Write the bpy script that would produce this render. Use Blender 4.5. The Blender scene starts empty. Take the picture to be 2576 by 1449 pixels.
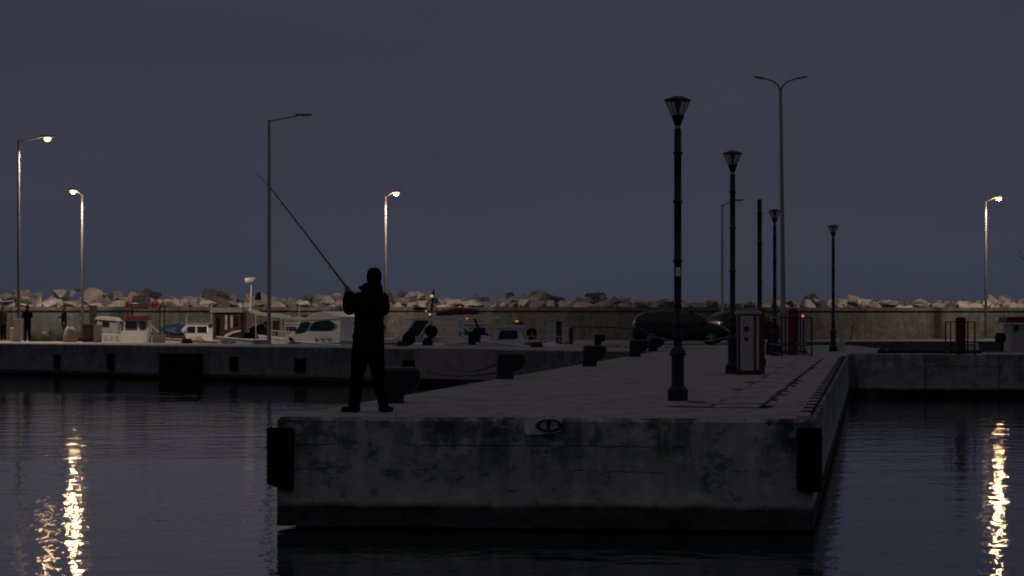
import bpy, bmesh, math, random
from mathutils import Vector, Matrix, noise as mnoise
R = math.radians
random.seed(7)
scene = bpy.context.scene
C = scene.collection

# ------------------------------------------------------------------ camera, world, light
F = 7000.0                       # focal length in units of a 2576-wide picture
HOR = 790.0                      # horizon row
CZ = 1.21                        # eye height above the pier deck (deck z = 0)
WZ = -1.32                       # water level
cam_d = bpy.data.cameras.new('camera')
cam = bpy.data.objects.new('camera', cam_d); C.objects.link(cam)
cam.location = (0, 0, CZ); cam.rotation_euler = (R(90), 0, 0)
cam_d.sensor_width = 36; cam_d.lens = 36 * F / 2576
cam_d.shift_y = (HOR - 724.5) / 2576
cam_d.clip_start = 0.5; cam_d.clip_end = 20000
scene.camera = cam
scene.view_settings.view_transform = 'Standard'
scene.view_settings.look = 'None'
scene.view_settings.exposure = 0
scene.view_settings.gamma = 1
scene.render.film_transparent = False
scene.cycles.use_denoising = True
scene.cycles.max_bounces = 6
scene.cycles.glossy_bounces = 4
scene.cycles.transmission_bounces = 6
scene.cycles.transparent_max_bounces = 8
scene.cycles.sample_clamp_indirect = 4
scene.cycles.filter_width = 1.9
scene.cycles.caustics_reflective = False
scene.cycles.caustics_refractive = False
SUN_EL, SUN_ROT = 1.0, 205.0

w = bpy.data.worlds.new('World'); scene.world = w; w.use_nodes = True
nt = w.node_tree; N = nt.nodes; L = nt.links
for n in list(N): N.remove(n)
out = N.new('ShaderNodeOutputWorld'); bg = N.new('ShaderNodeBackground')
sky = N.new('ShaderNodeTexSky'); sky.sky_type = 'NISHITA'; sky.sun_disc = False
sky.sun_elevation = R(SUN_EL); sky.sun_rotation = R(SUN_ROT)
tc = N.new('ShaderNodeTexCoord'); sp = N.new('ShaderNodeSeparateXYZ')
L.new(tc.outputs['Generated'], sp.inputs[0])
rmp = N.new('ShaderNodeValToRGB'); cr = rmp.color_ramp
cr.elements[0].position = 0.0; cr.elements[0].color = (0.036, 0.042, 0.062, 1)
cr.elements[1].position = 1.0; cr.elements[1].color = (0.080, 0.077, 0.088, 1)
for p, c in ((0.02, (0.0385, 0.0425, 0.0640, 1)), (0.06, (0.0383, 0.0410, 0.0620, 1)), (0.12, (0.0375, 0.0393, 0.0600, 1)), (0.22, (0.0375, 0.0395, 0.0610, 1)), (0.5, (0.056, 0.055, 0.070, 1))):
    e = cr.elements.new(p); e.color = c
L.new(sp.outputs['Z'], rmp.inputs[0])
mix = N.new('ShaderNodeMix'); mix.data_type = 'RGBA'; mix.blend_type = 'ADD'; mix.inputs[0].default_value = 1.0
mul = N.new('ShaderNodeMix'); mul.data_type = 'RGBA'; mul.blend_type = 'MULTIPLY'; mul.inputs[0].default_value = 1.0
mul.inputs[7].default_value = (0.0008, 0.0008, 0.0009, 1)
L.new(sky.outputs[0], mul.inputs[6])
L.new(rmp.outputs[0], mix.inputs[6]); L.new(mul.outputs[2], mix.inputs[7])
# the sky over the land behind the viewer is darker than the one over the sea
mr = N.new('ShaderNodeMapRange'); mr.interpolation_type = 'SMOOTHSTEP'
mr.inputs[1].default_value = -0.55; mr.inputs[2].default_value = 0.75; mr.inputs[3].default_value = 0.0; mr.inputs[4].default_value = 1.0
L.new(sp.outputs['Y'], mr.inputs[0])
dk = N.new('ShaderNodeMix'); dk.data_type = 'RGBA'; dk.blend_type = 'MULTIPLY'; dk.inputs[0].default_value = 1.0
tn = N.new('ShaderNodeMix'); tn.data_type = 'RGBA'; tn.inputs[6].default_value = (.98, .98, .98, 1); tn.inputs[7].default_value = (1, 1, 1, 1)
L.new(mr.outputs[0], tn.inputs[0])
L.new(mix.outputs[2], dk.inputs[6]); L.new(tn.outputs[2], dk.inputs[7])
# faint uneven veils of cloud
cm = N.new('ShaderNodeMapping'); cm.inputs['Scale'].default_value = (3, 3, 16); L.new(tc.outputs['Generated'], cm.inputs[0])
cn = N.new('ShaderNodeTexNoise'); cn.inputs['Scale'].default_value = 1.6; cn.inputs['Detail'].default_value = 4; L.new(cm.outputs[0], cn.inputs['Vector'])
cq = N.new('ShaderNodeMapRange'); cq.inputs[1].default_value = .3; cq.inputs[2].default_value = .7; cq.inputs[3].default_value = .95; cq.inputs[4].default_value = 1.05
L.new(cn.outputs[0], cq.inputs[0]); cv = N.new('ShaderNodeMix'); cv.data_type = 'RGBA'; cv.blend_type = 'MULTIPLY'; cv.inputs[0].default_value = 1.0
L.new(dk.outputs[2], cv.inputs[6]); L.new(cq.outputs[0], cv.inputs[7])
L.new(cv.outputs[2], bg.inputs[0]); bg.inputs[1].default_value = 1.0
L.new(bg.outputs[0], out.inputs[0])
sd = bpy.data.lights.new('sun', 'SUN'); sd.energy = 0.012; sd.angle = R(40); sd.color = (1, 0.86, 0.8)
so = bpy.data.objects.new('sun', sd); C.objects.link(so)
so.rotation_euler = (R(-78), 0, R(20))

# ------------------------------------------------------------------ helpers
def dist(y, z=0.0): return F * (CZ - z) / (y - HOR)
def ground(x, y, z=0.0):                       # point on the plane z seen at column x, row y
    d = dist(y, z); return Vector(((x - 1288) / F * d, d, z))
def atd(x, y, d):                              # point at distance d
    return Vector(((x - 1288) / F * d, d, CZ + (HOR - y) / F * d))

def tag(o, label=None, cat=None, group=None, kind=None):
    if label: o['label'] = label
    if cat: o['category'] = cat
    if group: o['group'] = group
    if kind: o['kind'] = kind
    return o
def thing(name, label, cat, loc=(0, 0, 0), rz=0, group=None, s=1.0):
    o = bpy.data.objects.new(name, None); C.objects.link(o)
    o.location = loc; o.rotation_euler = (0, 0, rz); o.scale = (s, s, s); o.empty_display_size = 0.2
    return tag(o, label, cat, group)
def kids(o): return [c for c in bpy.data.objects if c.parent == o]
def copy_tree(o, parent=None):
    c = o.copy(); C.objects.link(c); c.parent = parent
    for ch in kids(o): copy_tree(ch, c)
    return c

class MB:
    def __init__(s): s.v = []; s.f = []; s.sm = []
    def add(s, vs, fs, smooth=False):
        o = len(s.v); s.v += [tuple(v) for v in vs]
        s.f += [tuple(i + o for i in f) for f in fs]; s.sm += [smooth] * len(fs); return s
    def box(s, x0, x1, y0, y1, z0, z1, bev=0.0, M=None):
        if bev <= 0:
            vs = [(x, y, z) for z in (z0, z1) for y in (y0, y1) for x in (x0, x1)]
            fs = [(0, 2, 3, 1), (4, 5, 7, 6), (0, 1, 5, 4), (2, 6, 7, 3), (0, 4, 6, 2), (1, 3, 7, 5)]
        else:
            bm = bmesh.new()
            bmesh.ops.create_cube(bm, size=1)
            for v in bm.verts:
                v.co = Vector(((x0 + x1) / 2 + v.co.x * (x1 - x0), (y0 + y1) / 2 + v.co.y * (y1 - y0), (z0 + z1) / 2 + v.co.z * (z1 - z0)))
            bmesh.ops.bevel(bm, geom=bm.edges[:], offset=bev, segments=2, affect='EDGES', profile=0.5)
            bm.verts.index_update()
            vs = [v.co.copy() for v in bm.verts]; fs = [[v.index for v in f.verts] for f in bm.faces]; bm.free()
        if M is not None: vs = [M @ Vector(v) for v in vs]
        return s.add(vs, fs)
    def rings(s, rings, smooth=True, cap=True, closed=True):
        n = len(rings[0]); vs = [p for r in rings for p in r]; fs = []
        m = n if closed else n - 1
        for i in range(len(rings) - 1):
            for j in range(m):
                a = i * n + j; b = i * n + (j + 1) % n
                fs.append((a, b, b + n, a + n))
        s.add(vs, fs, smooth)
        if cap and closed:
            o = len(vs)
            s.add(rings[0], [tuple(range(n - 1, -1, -1))]); s.add(rings[-1], [tuple(range(n))])
        return s
    def lathe(s, prof, c=(0, 0, 0), n=20, smooth=True, cap=True, sx=1, sy=1, rot=0):
        return s.rings([[(c[0] + r * sx * math.cos(rot + 2 * math.pi * k / n), c[1] + r * sy * math.sin(rot + 2 * math.pi * k / n), c[2] + z) for k in range(n)] for r, z in prof], smooth, cap)
    def tube(s, pts, rad, n=8, smooth=True):
        pts = [Vector(p) for p in pts]; rs = rad if isinstance(rad, (list, tuple)) else [rad] * len(pts)
        up = Vector((0, 0, 1)); R_ = []
        t0 = (pts[1] - pts[0]).normalized()
        a = t0.cross(up if abs(t0.z) < 0.9 else Vector((1, 0, 0))).normalized()
        for i, p in enumerate(pts):
            t = (pts[min(i + 1, len(pts) - 1)] - pts[max(i - 1, 0)]).normalized()
            a = (a - t * a.dot(t)).normalized(); b = t.cross(a)
            R_.append([p + (a * math.cos(2 * math.pi * k / n) + b * math.sin(2 * math.pi * k / n)) * rs[i] for k in range(n)])
        return s.rings(R_, smooth)
    def prism(s, poly, y0, y1, axis='y', inset=0.0, bev=0.0):
        """poly in (a, b); axis y: (x,z) extruded along y; axis z: (x,y) extruded along z"""
        def P(p, t): return (p[0], t, p[1]) if axis == 'y' else (p[0], p[1], t)
        cx = sum(p[0] for p in poly) / len(poly); cy = sum(p[1] for p in poly) / len(poly)
        def sh(k):
            o = []
            for p in poly:
                dx, dy = p[0] - cx, p[1] - cy; l = max(1e-6, math.hypot(dx, dy)); o.append((p[0] - dx / l * k, p[1] - dy / l * k))
            return o
        if bev > 0:
            rg = [[P(p, y0) for p in sh(bev)], [P(p, y0 + bev) for p in poly], [P(p, y1 - bev) for p in poly], [P(p, y1) for p in sh(bev)]]
        else: rg = [[P(p, y0) for p in poly], [P(p, y1) for p in poly]]
        return s.rings(rg, smooth=False)
    def torus(s, c, R0, r, axis='y', n=20, m=8, sx=1.0, sz=1.0):
        rg = []
        for i in range(n + 1):
            t = 2 * math.pi * i / n; ring = []
            for j in range(m):
                q = 2 * math.pi * j / m; rr = R0 + r * math.cos(q); h = r * math.sin(q)
                a, b = rr * math.cos(t) * sx, rr * math.sin(t) * sz
                p = (a, h, b) if axis == 'y' else ((h, a, b) if axis == 'x' else (a, b, h))
                ring.append((c[0] + p[0], c[1] + p[1], c[2] + p[2]))
            rg.append(ring)
        return s.rings(rg, cap=False)
    def build(s, name, mat, parent=None, fixn=True):
        me = bpy.data.meshes.new(name); me.from_pydata(s.v, [], s.f); me.update()
        me.polygons.foreach_set('use_smooth', s.sm)
        if fixn:
            bm = bmesh.new(); bm.from_mesh(me); bmesh.ops.recalc_face_normals(bm, faces=bm.faces[:]); bm.to_mesh(me); bm.free()
        me.materials.append(mat)
        o = bpy.data.objects.new(name, me); C.objects.link(o); o.parent = parent
        return o

# ------------------------------------------------------------------ materials
def mat(name, col, rough=0.7, metal=0.0, var=0.15, scale=6.0, bump=0.0, emit=None, estr=0.0, objrand=0.0, spec=None, trans=0.0, ior=1.45, col2=None, stretch=(1, 1, 1)):
    m = bpy.data.materials.new(name); m.use_nodes = True
    t = m.node_tree; n = t.nodes; l = t.links; b = n['Principled BSDF']
    b.inputs['Roughness'].default_value = rough; b.inputs['Metallic'].default_value = metal
    if spec is not None: b.inputs['Specular IOR Level'].default_value = spec
    b.inputs['Transmission Weight'].default_value = trans; b.inputs['IOR'].default_value = ior
    co = n.new('ShaderNodeTexCoord'); mp = n.new('ShaderNodeMapping'); mp.inputs['Scale'].default_value = stretch
    nz = n.new('ShaderNodeTexNoise'); nz.inputs['Scale'].default_value = scale; nz.inputs['Detail'].default_value = 6
    l.new(co.outputs['Object'], mp.inputs[0]); l.new(mp.outputs[0], nz.inputs['Vector'])
    rp = n.new('ShaderNodeValToRGB'); rp.color_ramp.elements[0].position = 0.3; rp.color_ramp.elements[1].position = 0.72
    c2 = col2 if col2 else tuple(min(1, c * (1 + var)) for c in col)
    rp.color_ramp.elements[0].color = tuple(c * (1 - var) for c in col) + (1,); rp.color_ramp.elements[1].color = tuple(c2) + (1,)
    l.new(nz.outputs[0], rp.inputs[0]); src = rp.outputs[0]
    if objrand:
        oi = n.new('ShaderNodeObjectInfo'); r2 = n.new('ShaderNodeValToRGB')
        r2.color_ramp.elements[0].color = (1 - objrand, 1 - objrand, 1 - objrand * .95, 1); r2.color_ramp.elements[1].color = (1 + objrand * .35, 1 + objrand * .28, 1 + objrand * .2, 1)
        e = r2.color_ramp.elements.new(.5); e.color = (.90, .875, .86, 1)
        mm = n.new('ShaderNodeMix'); mm.data_type = 'RGBA'; mm.blend_type = 'MULTIPLY'; mm.inputs[0].default_value = 1
        l.new(oi.outputs['Random'], r2.inputs[0]); l.new(src, mm.inputs[6]); l.new(r2.outputs[0], mm.inputs[7]); src = mm.outputs[2]
    l.new(src, b.inputs['Base Color'])
    if bump:
        bp = n.new('ShaderNodeBump'); bp.inputs['Distance'].default_value = bump; bp.inputs['Strength'].default_value = 0.8
        l.new(nz.outputs[0], bp.inputs['Height']); l.new(bp.outputs[0], b.inputs['Normal'])
    if emit:
        b.inputs['Emission Color'].default_value = tuple(emit) + (1,); b.inputs['Emission Strength'].default_value = estr
    m['src'] = 1
    return m

def concrete(name, base, stain, tide=None, cracks=(), streak=0.6, joint=None, deck=False):
    """weathered concrete; object space is world space for all users"""
    m = bpy.data.materials.new(name); m.use_nodes = True
    t = m.node_tree; n = t.nodes; l = t.links; b = n['Principled BSDF']; b.inputs['Roughness'].default_value = 0.85
    b.inputs['Specular IOR Level'].default_value = 0.25
    co = n.new('ShaderNodeTexCoord'); sep = n.new('ShaderNodeSeparateXYZ'); l.new(co.outputs['Object'], sep.inputs[0])
    def noise(scale, st, detail=6, rough=.55):
        mp = n.new('ShaderNodeMapping'); mp.inputs['Scale'].default_value = st
        z = n.new('ShaderNodeTexNoise'); z.inputs['Scale'].default_value = scale; z.inputs['Detail'].default_value = detail; z.inputs['Roughness'].default_value = rough
        l.new(co.outputs['Object'], mp.inputs[0]); l.new(mp.outputs[0], z.inputs['Vector']); return z.outputs[0]
    def ramp(src, a, b_, ca, cb):
        r = n.new('ShaderNodeValToRGB'); r.color_ramp.elements[0].position = a; r.color_ramp.elements[1].position = b_
        r.color_ramp.elements[0].color = (*ca, 1); r.color_ramp.elements[1].color = (*cb, 1); l.new(src, r.inputs[0]); return r.outputs[0]
    def mixc(fac, a, b_, mode='MIX'):
        x = n.new('ShaderNodeMix'); x.data_type = 'RGBA'; x.blend_type = mode
        if isinstance(fac, float): x.inputs[0].default_value = fac
        else: l.new(fac, x.inputs[0])
        for i, q in ((6, a), (7, b_)):
            if isinstance(q, tuple): x.inputs[i].default_value = (*q, 1)
            else: l.new(q, x.inputs[i])
        return x.outputs[2]
    def math_(op, a, b_=None, clamp=False):
        x = n.new('ShaderNodeMath'); x.operation = op; x.use_clamp = clamp
        for i, q in ((0, a), (1, b_)):
            if q is None: continue
            if isinstance(q, (int, float)): x.inputs[i].default_value = q
            else: l.new(q, x.inputs[i])
        return x.outputs[0]
    st1 = noise(1.6, (1, 1, 0.28) if not deck else (1, .5, 1))
    st2 = noise(9, (1, 1, 0.6) if not deck else (1, 1, 1), 8, .65)
    st3 = noise(0.5, (1, 1, 1), 3)
    lo = tuple(c * .82 for c in base)
    col = ramp(st2, .3, .7, lo, base)
    f1 = ramp(st1, .45, .54, (0, 0, 0), (streak,) * 3)
    if not deck:        # run-off stains are strongest under the edge and fade downwards
        up = math_('MULTIPLY', math_('ADD', sep.outputs['Z'], 0.95), 1.15, True)
        f1 = math_('MULTIPLY', f1, up)
        f2 = math_('MULTIPLY', ramp(noise(4.5, (1, 1, .25), 6, .7), .48, .56, (0, 0, 0), (.8,) * 3), up)
        col = mixc(f2, col, tuple(c * 1.1 for c in stain))
    col = mixc(f1, col, stain)
    col = mixc(ramp(st3, .35, .7, (0, 0, 0), (.35,) * 3), col, tuple(c * 1.15 for c in base))
    pt = noise(2.3, (1, 1, 1.7) if not deck else (1, .6, 1), 7, .75)
    col = mixc(ramp(pt, .53, .60, (0, 0, 0), (.55,) * 3), col, tuple(min(.8, c * 1.35) for c in base))
    col = mixc(ramp(pt, .38, .46, (.75,) * 3, (0, 0, 0)), col, tuple(c * 1.5 for c in stain))
    for (z0, amp, ph, x0, x1) in cracks:
        wob = math_('MULTIPLY', math_('SUBTRACT', noise(.8, (1, 0, 0), 4), .5), amp)
        wob = math_('ADD', wob, math_('MULTIPLY', math_('SUBTRACT', noise(2.6, (1, 0, 0), 5), .5), amp * .5))
        dz = math_('ABSOLUTE', math_('ADD', math_('SUBTRACT', sep.outputs['Z'], z0), wob))
        line = math_('LESS_THAN', dz, ph)
        brk = math_('GREATER_THAN', noise(1.1, (1, 0, 3 + 5 * z0), 3), .50 - z0 * .03)
        col = mixc(math_('MULTIPLY', math_('MULTIPLY', line, brk), .8), col, tuple(c * .35 for c in stain))
    if tide is not None:
        wob = math_('MULTIPLY', math_('SUBTRACT', noise(1.3, (1, 1, 0), 6, .7), .5), .16)
        z = math_('ADD', sep.outputs['Z'], wob)
        f = math_('MULTIPLY', math_('SUBTRACT', tide, z), 14, True)
        alg = ramp(noise(3, (1, 1, 2.0), 6, .7), .35, .75, (.018, .021, .017), (.12, .12, .108))
        col = mixc(f, col, alg)
    if joint:
        for ax, per, off, wd in joint:
            s_ = math_('ADD', math_('DIVIDE', sep.outputs[ax], per), off)
            fr = math_('FRACT', s_); q = math_('LESS_THAN', fr, wd / per)
            col = mixc(math_('MULTIPLY', q, .6), col, tuple(c * .5 for c in stain))
    l.new(col, b.inputs['Base Color'])
    bp = n.new('ShaderNodeBump'); bp.inputs['Distance'].default_value = 0.02; bp.inputs['Strength'].default_value = .6
    l.new(st2, bp.inputs['Height']); l.new(bp.outputs[0], b.inputs['Normal'])
    return m

M_pier = concrete('pier_concrete', (.49, .495, .47), (.045, .055, .042), tide=-.985, cracks=((-.33, .10, .006, 0, 0), (-.62, .22, .005, 0, 0)), streak=1.0)
M_deck = concrete('deck_concrete', (.46, .405, .36), (.24, .225, .205), deck=True, streak=.5)
M_jetty = concrete('jetty_concrete', (.27, .27, .275), (.10, .105, .10), tide=-1.05, streak=.7)
M_palec = concrete('pale_concrete', (.42, .38, .33), (.25, .23, .20), tide=-1.05, streak=.5)  # concrete lightened to carry the light on the lit jetty stretch
M_quay = concrete('quay_concrete', (.45, .43, .41), (.12, .12, .115), tide=-1.02, streak=.8, cracks=((-.38, .04, .012, 0, 0),), joint=((0, 2.2, .3, .05),))
M_wall = concrete('wall_concrete', (.15, .146, .14), (.07, .066, .058), deck=False, streak=.7, joint=((0, 4.3, .2, .06),))
M_road = mat('asphalt', (.11, .105, .10), .9, var=.25, scale=3, bump=.01)
M_gap = mat('dark_joint', (.035, .034, .03), .95, var=.4, scale=9)
M_trench = concrete('trench_cover_concrete', (.46, .42, .385), (.22, .205, .18), deck=True, streak=.6)
M_black = mat('black_painted_iron', (.010, .011, .012), .42, 0.0, var=.25, scale=14, bump=.002, spec=.45)
M_rubber = mat('black_rubber', (.010, .010, .011), .85, var=.3, scale=9, bump=.004, spec=.15)
M_galv = mat('galvanised_steel', (.36, .345, .335), .6, .1, var=.12, scale=5)
M_galvd = mat('darkened_lit_pole_steel', (.125, .118, .112), .65, .1, var=.12, scale=5)  # same steel, colour darkened to offset the lamp light on lit poles
M_lumi = mat('grey_luminaire_housing', (.16, .16, .17), .5, .2, var=.1, scale=5)
M_lens = mat('lit_lamp_lens', (.9, .85, .75), .4, var=.02, emit=(1.0, .56, .24), estr=2.6)
M_panel = mat('lit_lamp_panel', (.9, .85, .75), .4, var=.02, emit=(1.0, .80, .64), estr=5600.0)
M_panel2 = mat('lit_lamp_panel_jetty', (.9, .85, .75), .4, var=.02, emit=(1.0, .79, .64), estr=5200.0)
M_lens2 = mat('dim_lit_lamp_lens', (.9, .85, .75), .4, var=.02, emit=(1.0, .60, .30), estr=2.6)
M_unlit = mat('unlit_lamp_lens', (.45, .45, .45), .25, var=.05)
M_white = mat('white_gelcoat', (.82, .80, .76), .35, var=.08, scale=2.5)
M_white2 = mat('aged_white_paint', (.68, .65, .60), .5, var=.16, scale=3)
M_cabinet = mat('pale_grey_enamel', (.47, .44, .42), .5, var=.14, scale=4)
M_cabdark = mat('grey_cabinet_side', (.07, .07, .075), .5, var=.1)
M_red = mat('dull_red_paint', (.15, .028, .024), .55, var=.25, scale=5)
M_redb = mat('red_lifebuoy', (.30, .05, .04), .5, var=.15, scale=5)
M_boatred = mat('red_boat_trim', (.20, .035, .034), .5, var=.15, scale=5)
M_glass = mat('dark_window_glass', (.02, .025, .032), .08, var=.1, spec=.6)
M_screen = mat('windscreen_glass', (.05, .06, .075), .12, var=.1, spec=1.0)
M_carp = mat('black_car_paint', (.010, .011, .014), .22, 0.0, var=.1, spec=.5)
M_rim = mat('alloy_rim', (.35, .35, .36), .3, .7, var=.1)
M_headl = mat('headlamp_glass', (.6, .6, .58), .08, .3, var=.1, spec=1)
M_taill = mat('tail_lamp_glass', (.35, .03, .02), .2, var=.1)
M_wood = mat('varnished_wood', (.16, .085, .05), .6, var=.3, scale=6, stretch=(1, 1, 6))
M_woodd = mat('dark_boat_wood', (.05, .04, .035), .7, var=.3, scale=6)
M_beige = mat('beige_canvas', (.42, .36, .29), .9, var=.12, scale=3)
M_cream = mat('cream_box_plastic', (.60, .52, .40), .6, var=.1, scale=4)
M_net = mat('dark_fishing_net', (.035, .04, .035), .95, var=.5, scale=25, bump=.03)
M_blue = mat('blue_paint', (.03, .06, .14), .5, var=.15)
M_teal = mat('teal_panel', (.05, .13, .17), .5, var=.15)
M_jacket = mat('black_jacket_cloth', (.010, .0105, .0115), .8, var=.25, scale=10, bump=.004, spec=.12)
M_trouser = mat('black_trouser_cloth', (.007, .007, .008), .9, var=.25, scale=12, bump=.003, spec=.1)
M_hat = mat('knitted_dark_hat', (.014, .0145, .014), .95, var=.3, scale=40, bump=.003, spec=.1)
M_skin = mat('skin', (.17, .10, .078), .6, var=.06)
M_shoe = mat('dark_shoe_leather', (.012, .010, .010), .6, var=.2, spec=.2)
M_rod = mat('dark_blue_rod', (.012, .012, .028), .35, var=.1)
M_rope = mat('pale_mooring_rope', (.30, .28, .25), .95, var=.25, scale=40)
M_roper = mat('rust_brown_mooring_rope', (.05, .03, .028), .95, var=.25, scale=40)
M_rust = mat('rusty_iron', (.035, .020, .016), .85, var=.4, scale=14, bump=.004)
M_patch = mat('whitewash_paint', (.82, .82, .82), .8, var=.25, scale=9)
M_orange = mat('orange_indicator_lamp', (.8, .3, .1), .4, emit=(1.0, .30, .08), estr=.6)
M_gold = mat('gold_glint_glow', (.9, .7, .3), .4, emit=(1.0, .72, .25), estr=.5)  # gold glints on the boats, put in as small glowing boxes
M_bluel = mat('blue_painted_emblem', (.03, .05, .13), .5)
M_emb = mat('dark_socket_cover', (.04, .02, .02), .5)
M_bark = mat('bare_tree_bark', (.06, .055, .05), .9, var=.3, scale=20)
M_olive = mat('olive_jacket_cloth', (.02, .021, .022), .9, var=.3, scale=8)
M_rocks = [mat('grey_limestone', (.30, .295, .295), .9, var=.22, scale=2.2, bump=.06, objrand=.35, col2=(.42, .40, .385)),
           mat('pale_limestone', (.46, .43, .40), .9, var=.18, scale=2.0, bump=.06, objrand=.25, col2=(.62, .57, .52)),
           mat('dark_basalt', (.13, .13, .135), .9, var=.3, scale=2.6, bump=.06, objrand=.4, col2=(.23, .225, .22)),
           mat('pinkish_granite', (.38, .33, .31), .9, var=.2, scale=2.4, bump=.06, objrand=.3, col2=(.50, .42, .38))]
def glassmat():
    m = bpy.data.materials.new('smoked_lantern_glass'); m.use_nodes = True
    t = m.node_tree; n = t.nodes; l = t.links; b = n['Principled BSDF']
    b.inputs['Base Color'].default_value = (.10, .10, .11, 1); b.inputs['Roughness'].default_value = .25
    tr = n.new('ShaderNodeBsdfTransparent'); tr.inputs[0].default_value = (.80, .80, .80, 1)
    mx = n.new('ShaderNodeMixShader'); nz = n.new('ShaderNodeTexNoise'); nz.inputs['Scale'].default_value = 12
    mr = n.new('ShaderNodeMapRange'); mr.inputs[3].default_value = .12; mr.inputs[4].default_value = .36
    l.new(nz.outputs[0], mr.inputs[0]); l.new(mr.outputs[0], mx.inputs[0])
    l.new(tr.outputs[0], mx.inputs[1]); l.new(b.outputs[0], mx.inputs[2]); l.new(mx.outputs[0], n['Material Output'].inputs[0])
    return m
M_lglass = glassmat()

def watermat():
    m = bpy.data.materials.new('harbour_water'); m.use_nodes = True
    t = m.node_tree; n = t.nodes; l = t.links; b = n['Principled BSDF']
    b.inputs['Base Color'].default_value = (.006, .010, .018, 1); b.inputs['Roughness'].default_value = .03
    b.inputs['IOR'].default_value = 1.333
    co = n.new('ShaderNodeTexCoord')
    def nz(scale, st, det, r=.5):
        mp = n.new('ShaderNodeMapping'); mp.inputs['Scale'].default_value = st; mp.inputs['Rotation'].default_value = (0, 0, R(9))
        z = n.new('ShaderNodeTexNoise'); z.inputs['Scale'].default_value = scale; z.inputs['Detail'].default_value = det; z.inputs['Roughness'].default_value = r
        l.new(co.outputs['Object'], mp.inputs[0]); l.new(mp.outputs[0], z.inputs['Vector']); return z.outputs[0]
    def mul(a, k):
        x = n.new('ShaderNodeMath'); x.operation = 'MULTIPLY'; l.new(a, x.inputs[0])
        if isinstance(k, float): x.inputs[1].default_value = k
        else: l.new(k, x.inputs[1])
        return x.outputs[0]
    def add(a, c):
        x = n.new('ShaderNodeMath'); l.new(a, x.inputs[0]); l.new(c, x.inputs[1]); return x.outputs[0]
    big = mul(nz(.9, (.7, 1, 1), 2), WAVE[0]); mid = mul(nz(3.6, (1, .5, 1), 2), WAVE[1]); sm = mul(nz(11, (.8, 1, 1), 2), WAVE[2])
    rr = n.new('ShaderNodeMapRange'); rr.inputs[1].default_value = .38; rr.inputs[2].default_value = .62; rr.inputs[3].default_value = .45; rr.inputs[4].default_value = 1.0
    l.new(nz(.10, (.35, 1.6, 1), 3), rr.inputs[0])
    h = add(big, mul(add(mid, sm), rr.outputs[0]))
    bp = n.new('ShaderNodeBump'); bp.inputs['Distance'].default_value = 1.0; bp.inputs['Strength'].default_value = 1.0
    l.new(h, bp.inputs['Height']); l.new(bp.outputs[0], b.inputs['Normal'])
    return m
WAVE = (.014, .0125, .0026)
M_water = watermat()

# ------------------------------------------------------------------ setting
# water, one sheet to the horizon
mb = MB(); mb.add([(-4000, -300, WZ), (4000, -300, WZ), (4000, 9000, WZ), (-4000, 9000, WZ)], [(0, 1, 2, 3)])
tag(mb.build('water', M_water, fixn=False), kind='structure')

FL = Vector((-2.77, 32.8)); FR = Vector((3.47, 32.08)); AX = Vector((.1278, .9918))
J1 = FL + AX * 57.8           # where the pier's left edge meets the jetty
J2 = FR + AX * 53.3           # where the right edge meets the right-hand quay
def dens(a, b, n, amp):
    o = []
    for i in range(n):
        t = i / n; p = a.lerp(b, t); nn = Vector((-(b - a).y, (b - a).x)).normalized()
        k = 0 if i == 0 else amp * mnoise.noise(Vector((p.x * 2.3, p.y * 2.3, 1)))
        o.append(p + nn * k)
    return o
def slab(name, poly, top, bottom, lip=.03, mface=None, mdeck=None, under=None):
    """massive quay block: worn chamfered rim, vertical face, underside; optional recessed foot below"""
    c = sum((Vector(p) for p in poly), Vector((0, 0))) / len(poly)
    def ins(k):
        o = []; n = len(poly)
        for i, p in enumerate(poly):
            p = Vector(p); a = Vector(poly[i - 1]); b = Vector(poly[(i + 1) % n])
            t = (b - a).normalized(); nn = Vector((-t.y, t.x)); o.append(p + nn * k)
        return o
    i1 = ins(lip)
    mb = MB()
    rg = [[(p.x, p.y, top) for p in i1], [(p[0], p[1], top - lip * .9 + .008 * mnoise.noise(Vector((p[0] * 3, p[1] * 3, 0)))) for p in poly], [(p[0], p[1], bottom) for p in poly]]
    mb.rings(rg, smooth=False, cap=False)
    n = len(poly)
    mb.add(rg[2], [tuple(range(n - 1, -1, -1))])
    o = mb.build(name, mface or M_pier)
    o.data.materials.append(mdeck or M_deck)
    bm = bmesh.new(); bm.from_mesh(o.data)
    vs = [bm.verts.new((p.x, p.y, top)) for p in i1]; f = bm.faces.new(vs); f.material_index = 1
    bmesh.ops.remove_doubles(bm, verts=bm.verts[:], dist=.0005)
    bmesh.ops.recalc_face_normals(bm, faces=bm.faces[:]); bm.to_mesh(o.data); bm.free()
    tag(o, kind='structure')
    if under:
        q = ins(under)
        MB().prism([(p.x, p.y) for p in q], -6, bottom + .0, axis='z').build(name + '_foot', mface or M_pier, o)
    return o
pp = dens(FL, FR, 40, .016) + dens(FR, J2, 60, .02) + dens(J2, J1 + Vector((1.2, 1.5)), 2, 0) + dens(J1, FL, 60, .03)
pier = slab('pier', pp, 0.0, -1.285, .05, under=.36)
# apron at the root of the pier
U = Vector((-.7071, .7071)); V = Vector((.7071, .7071))
JR = J1 + V * 7.0                    # rear line of the jetty
apr = [J1 + Vector((-.0, .02)), J2 + Vector((0.05, .03)), Vector((12.9, 92.5)), Vector((13.2, 108)), Vector((4.0, 108)), JR + U * 1.5]
slab('apron', apr, -.006, -1.3, .03, M_quay, M_deck, under=.3)
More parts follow.
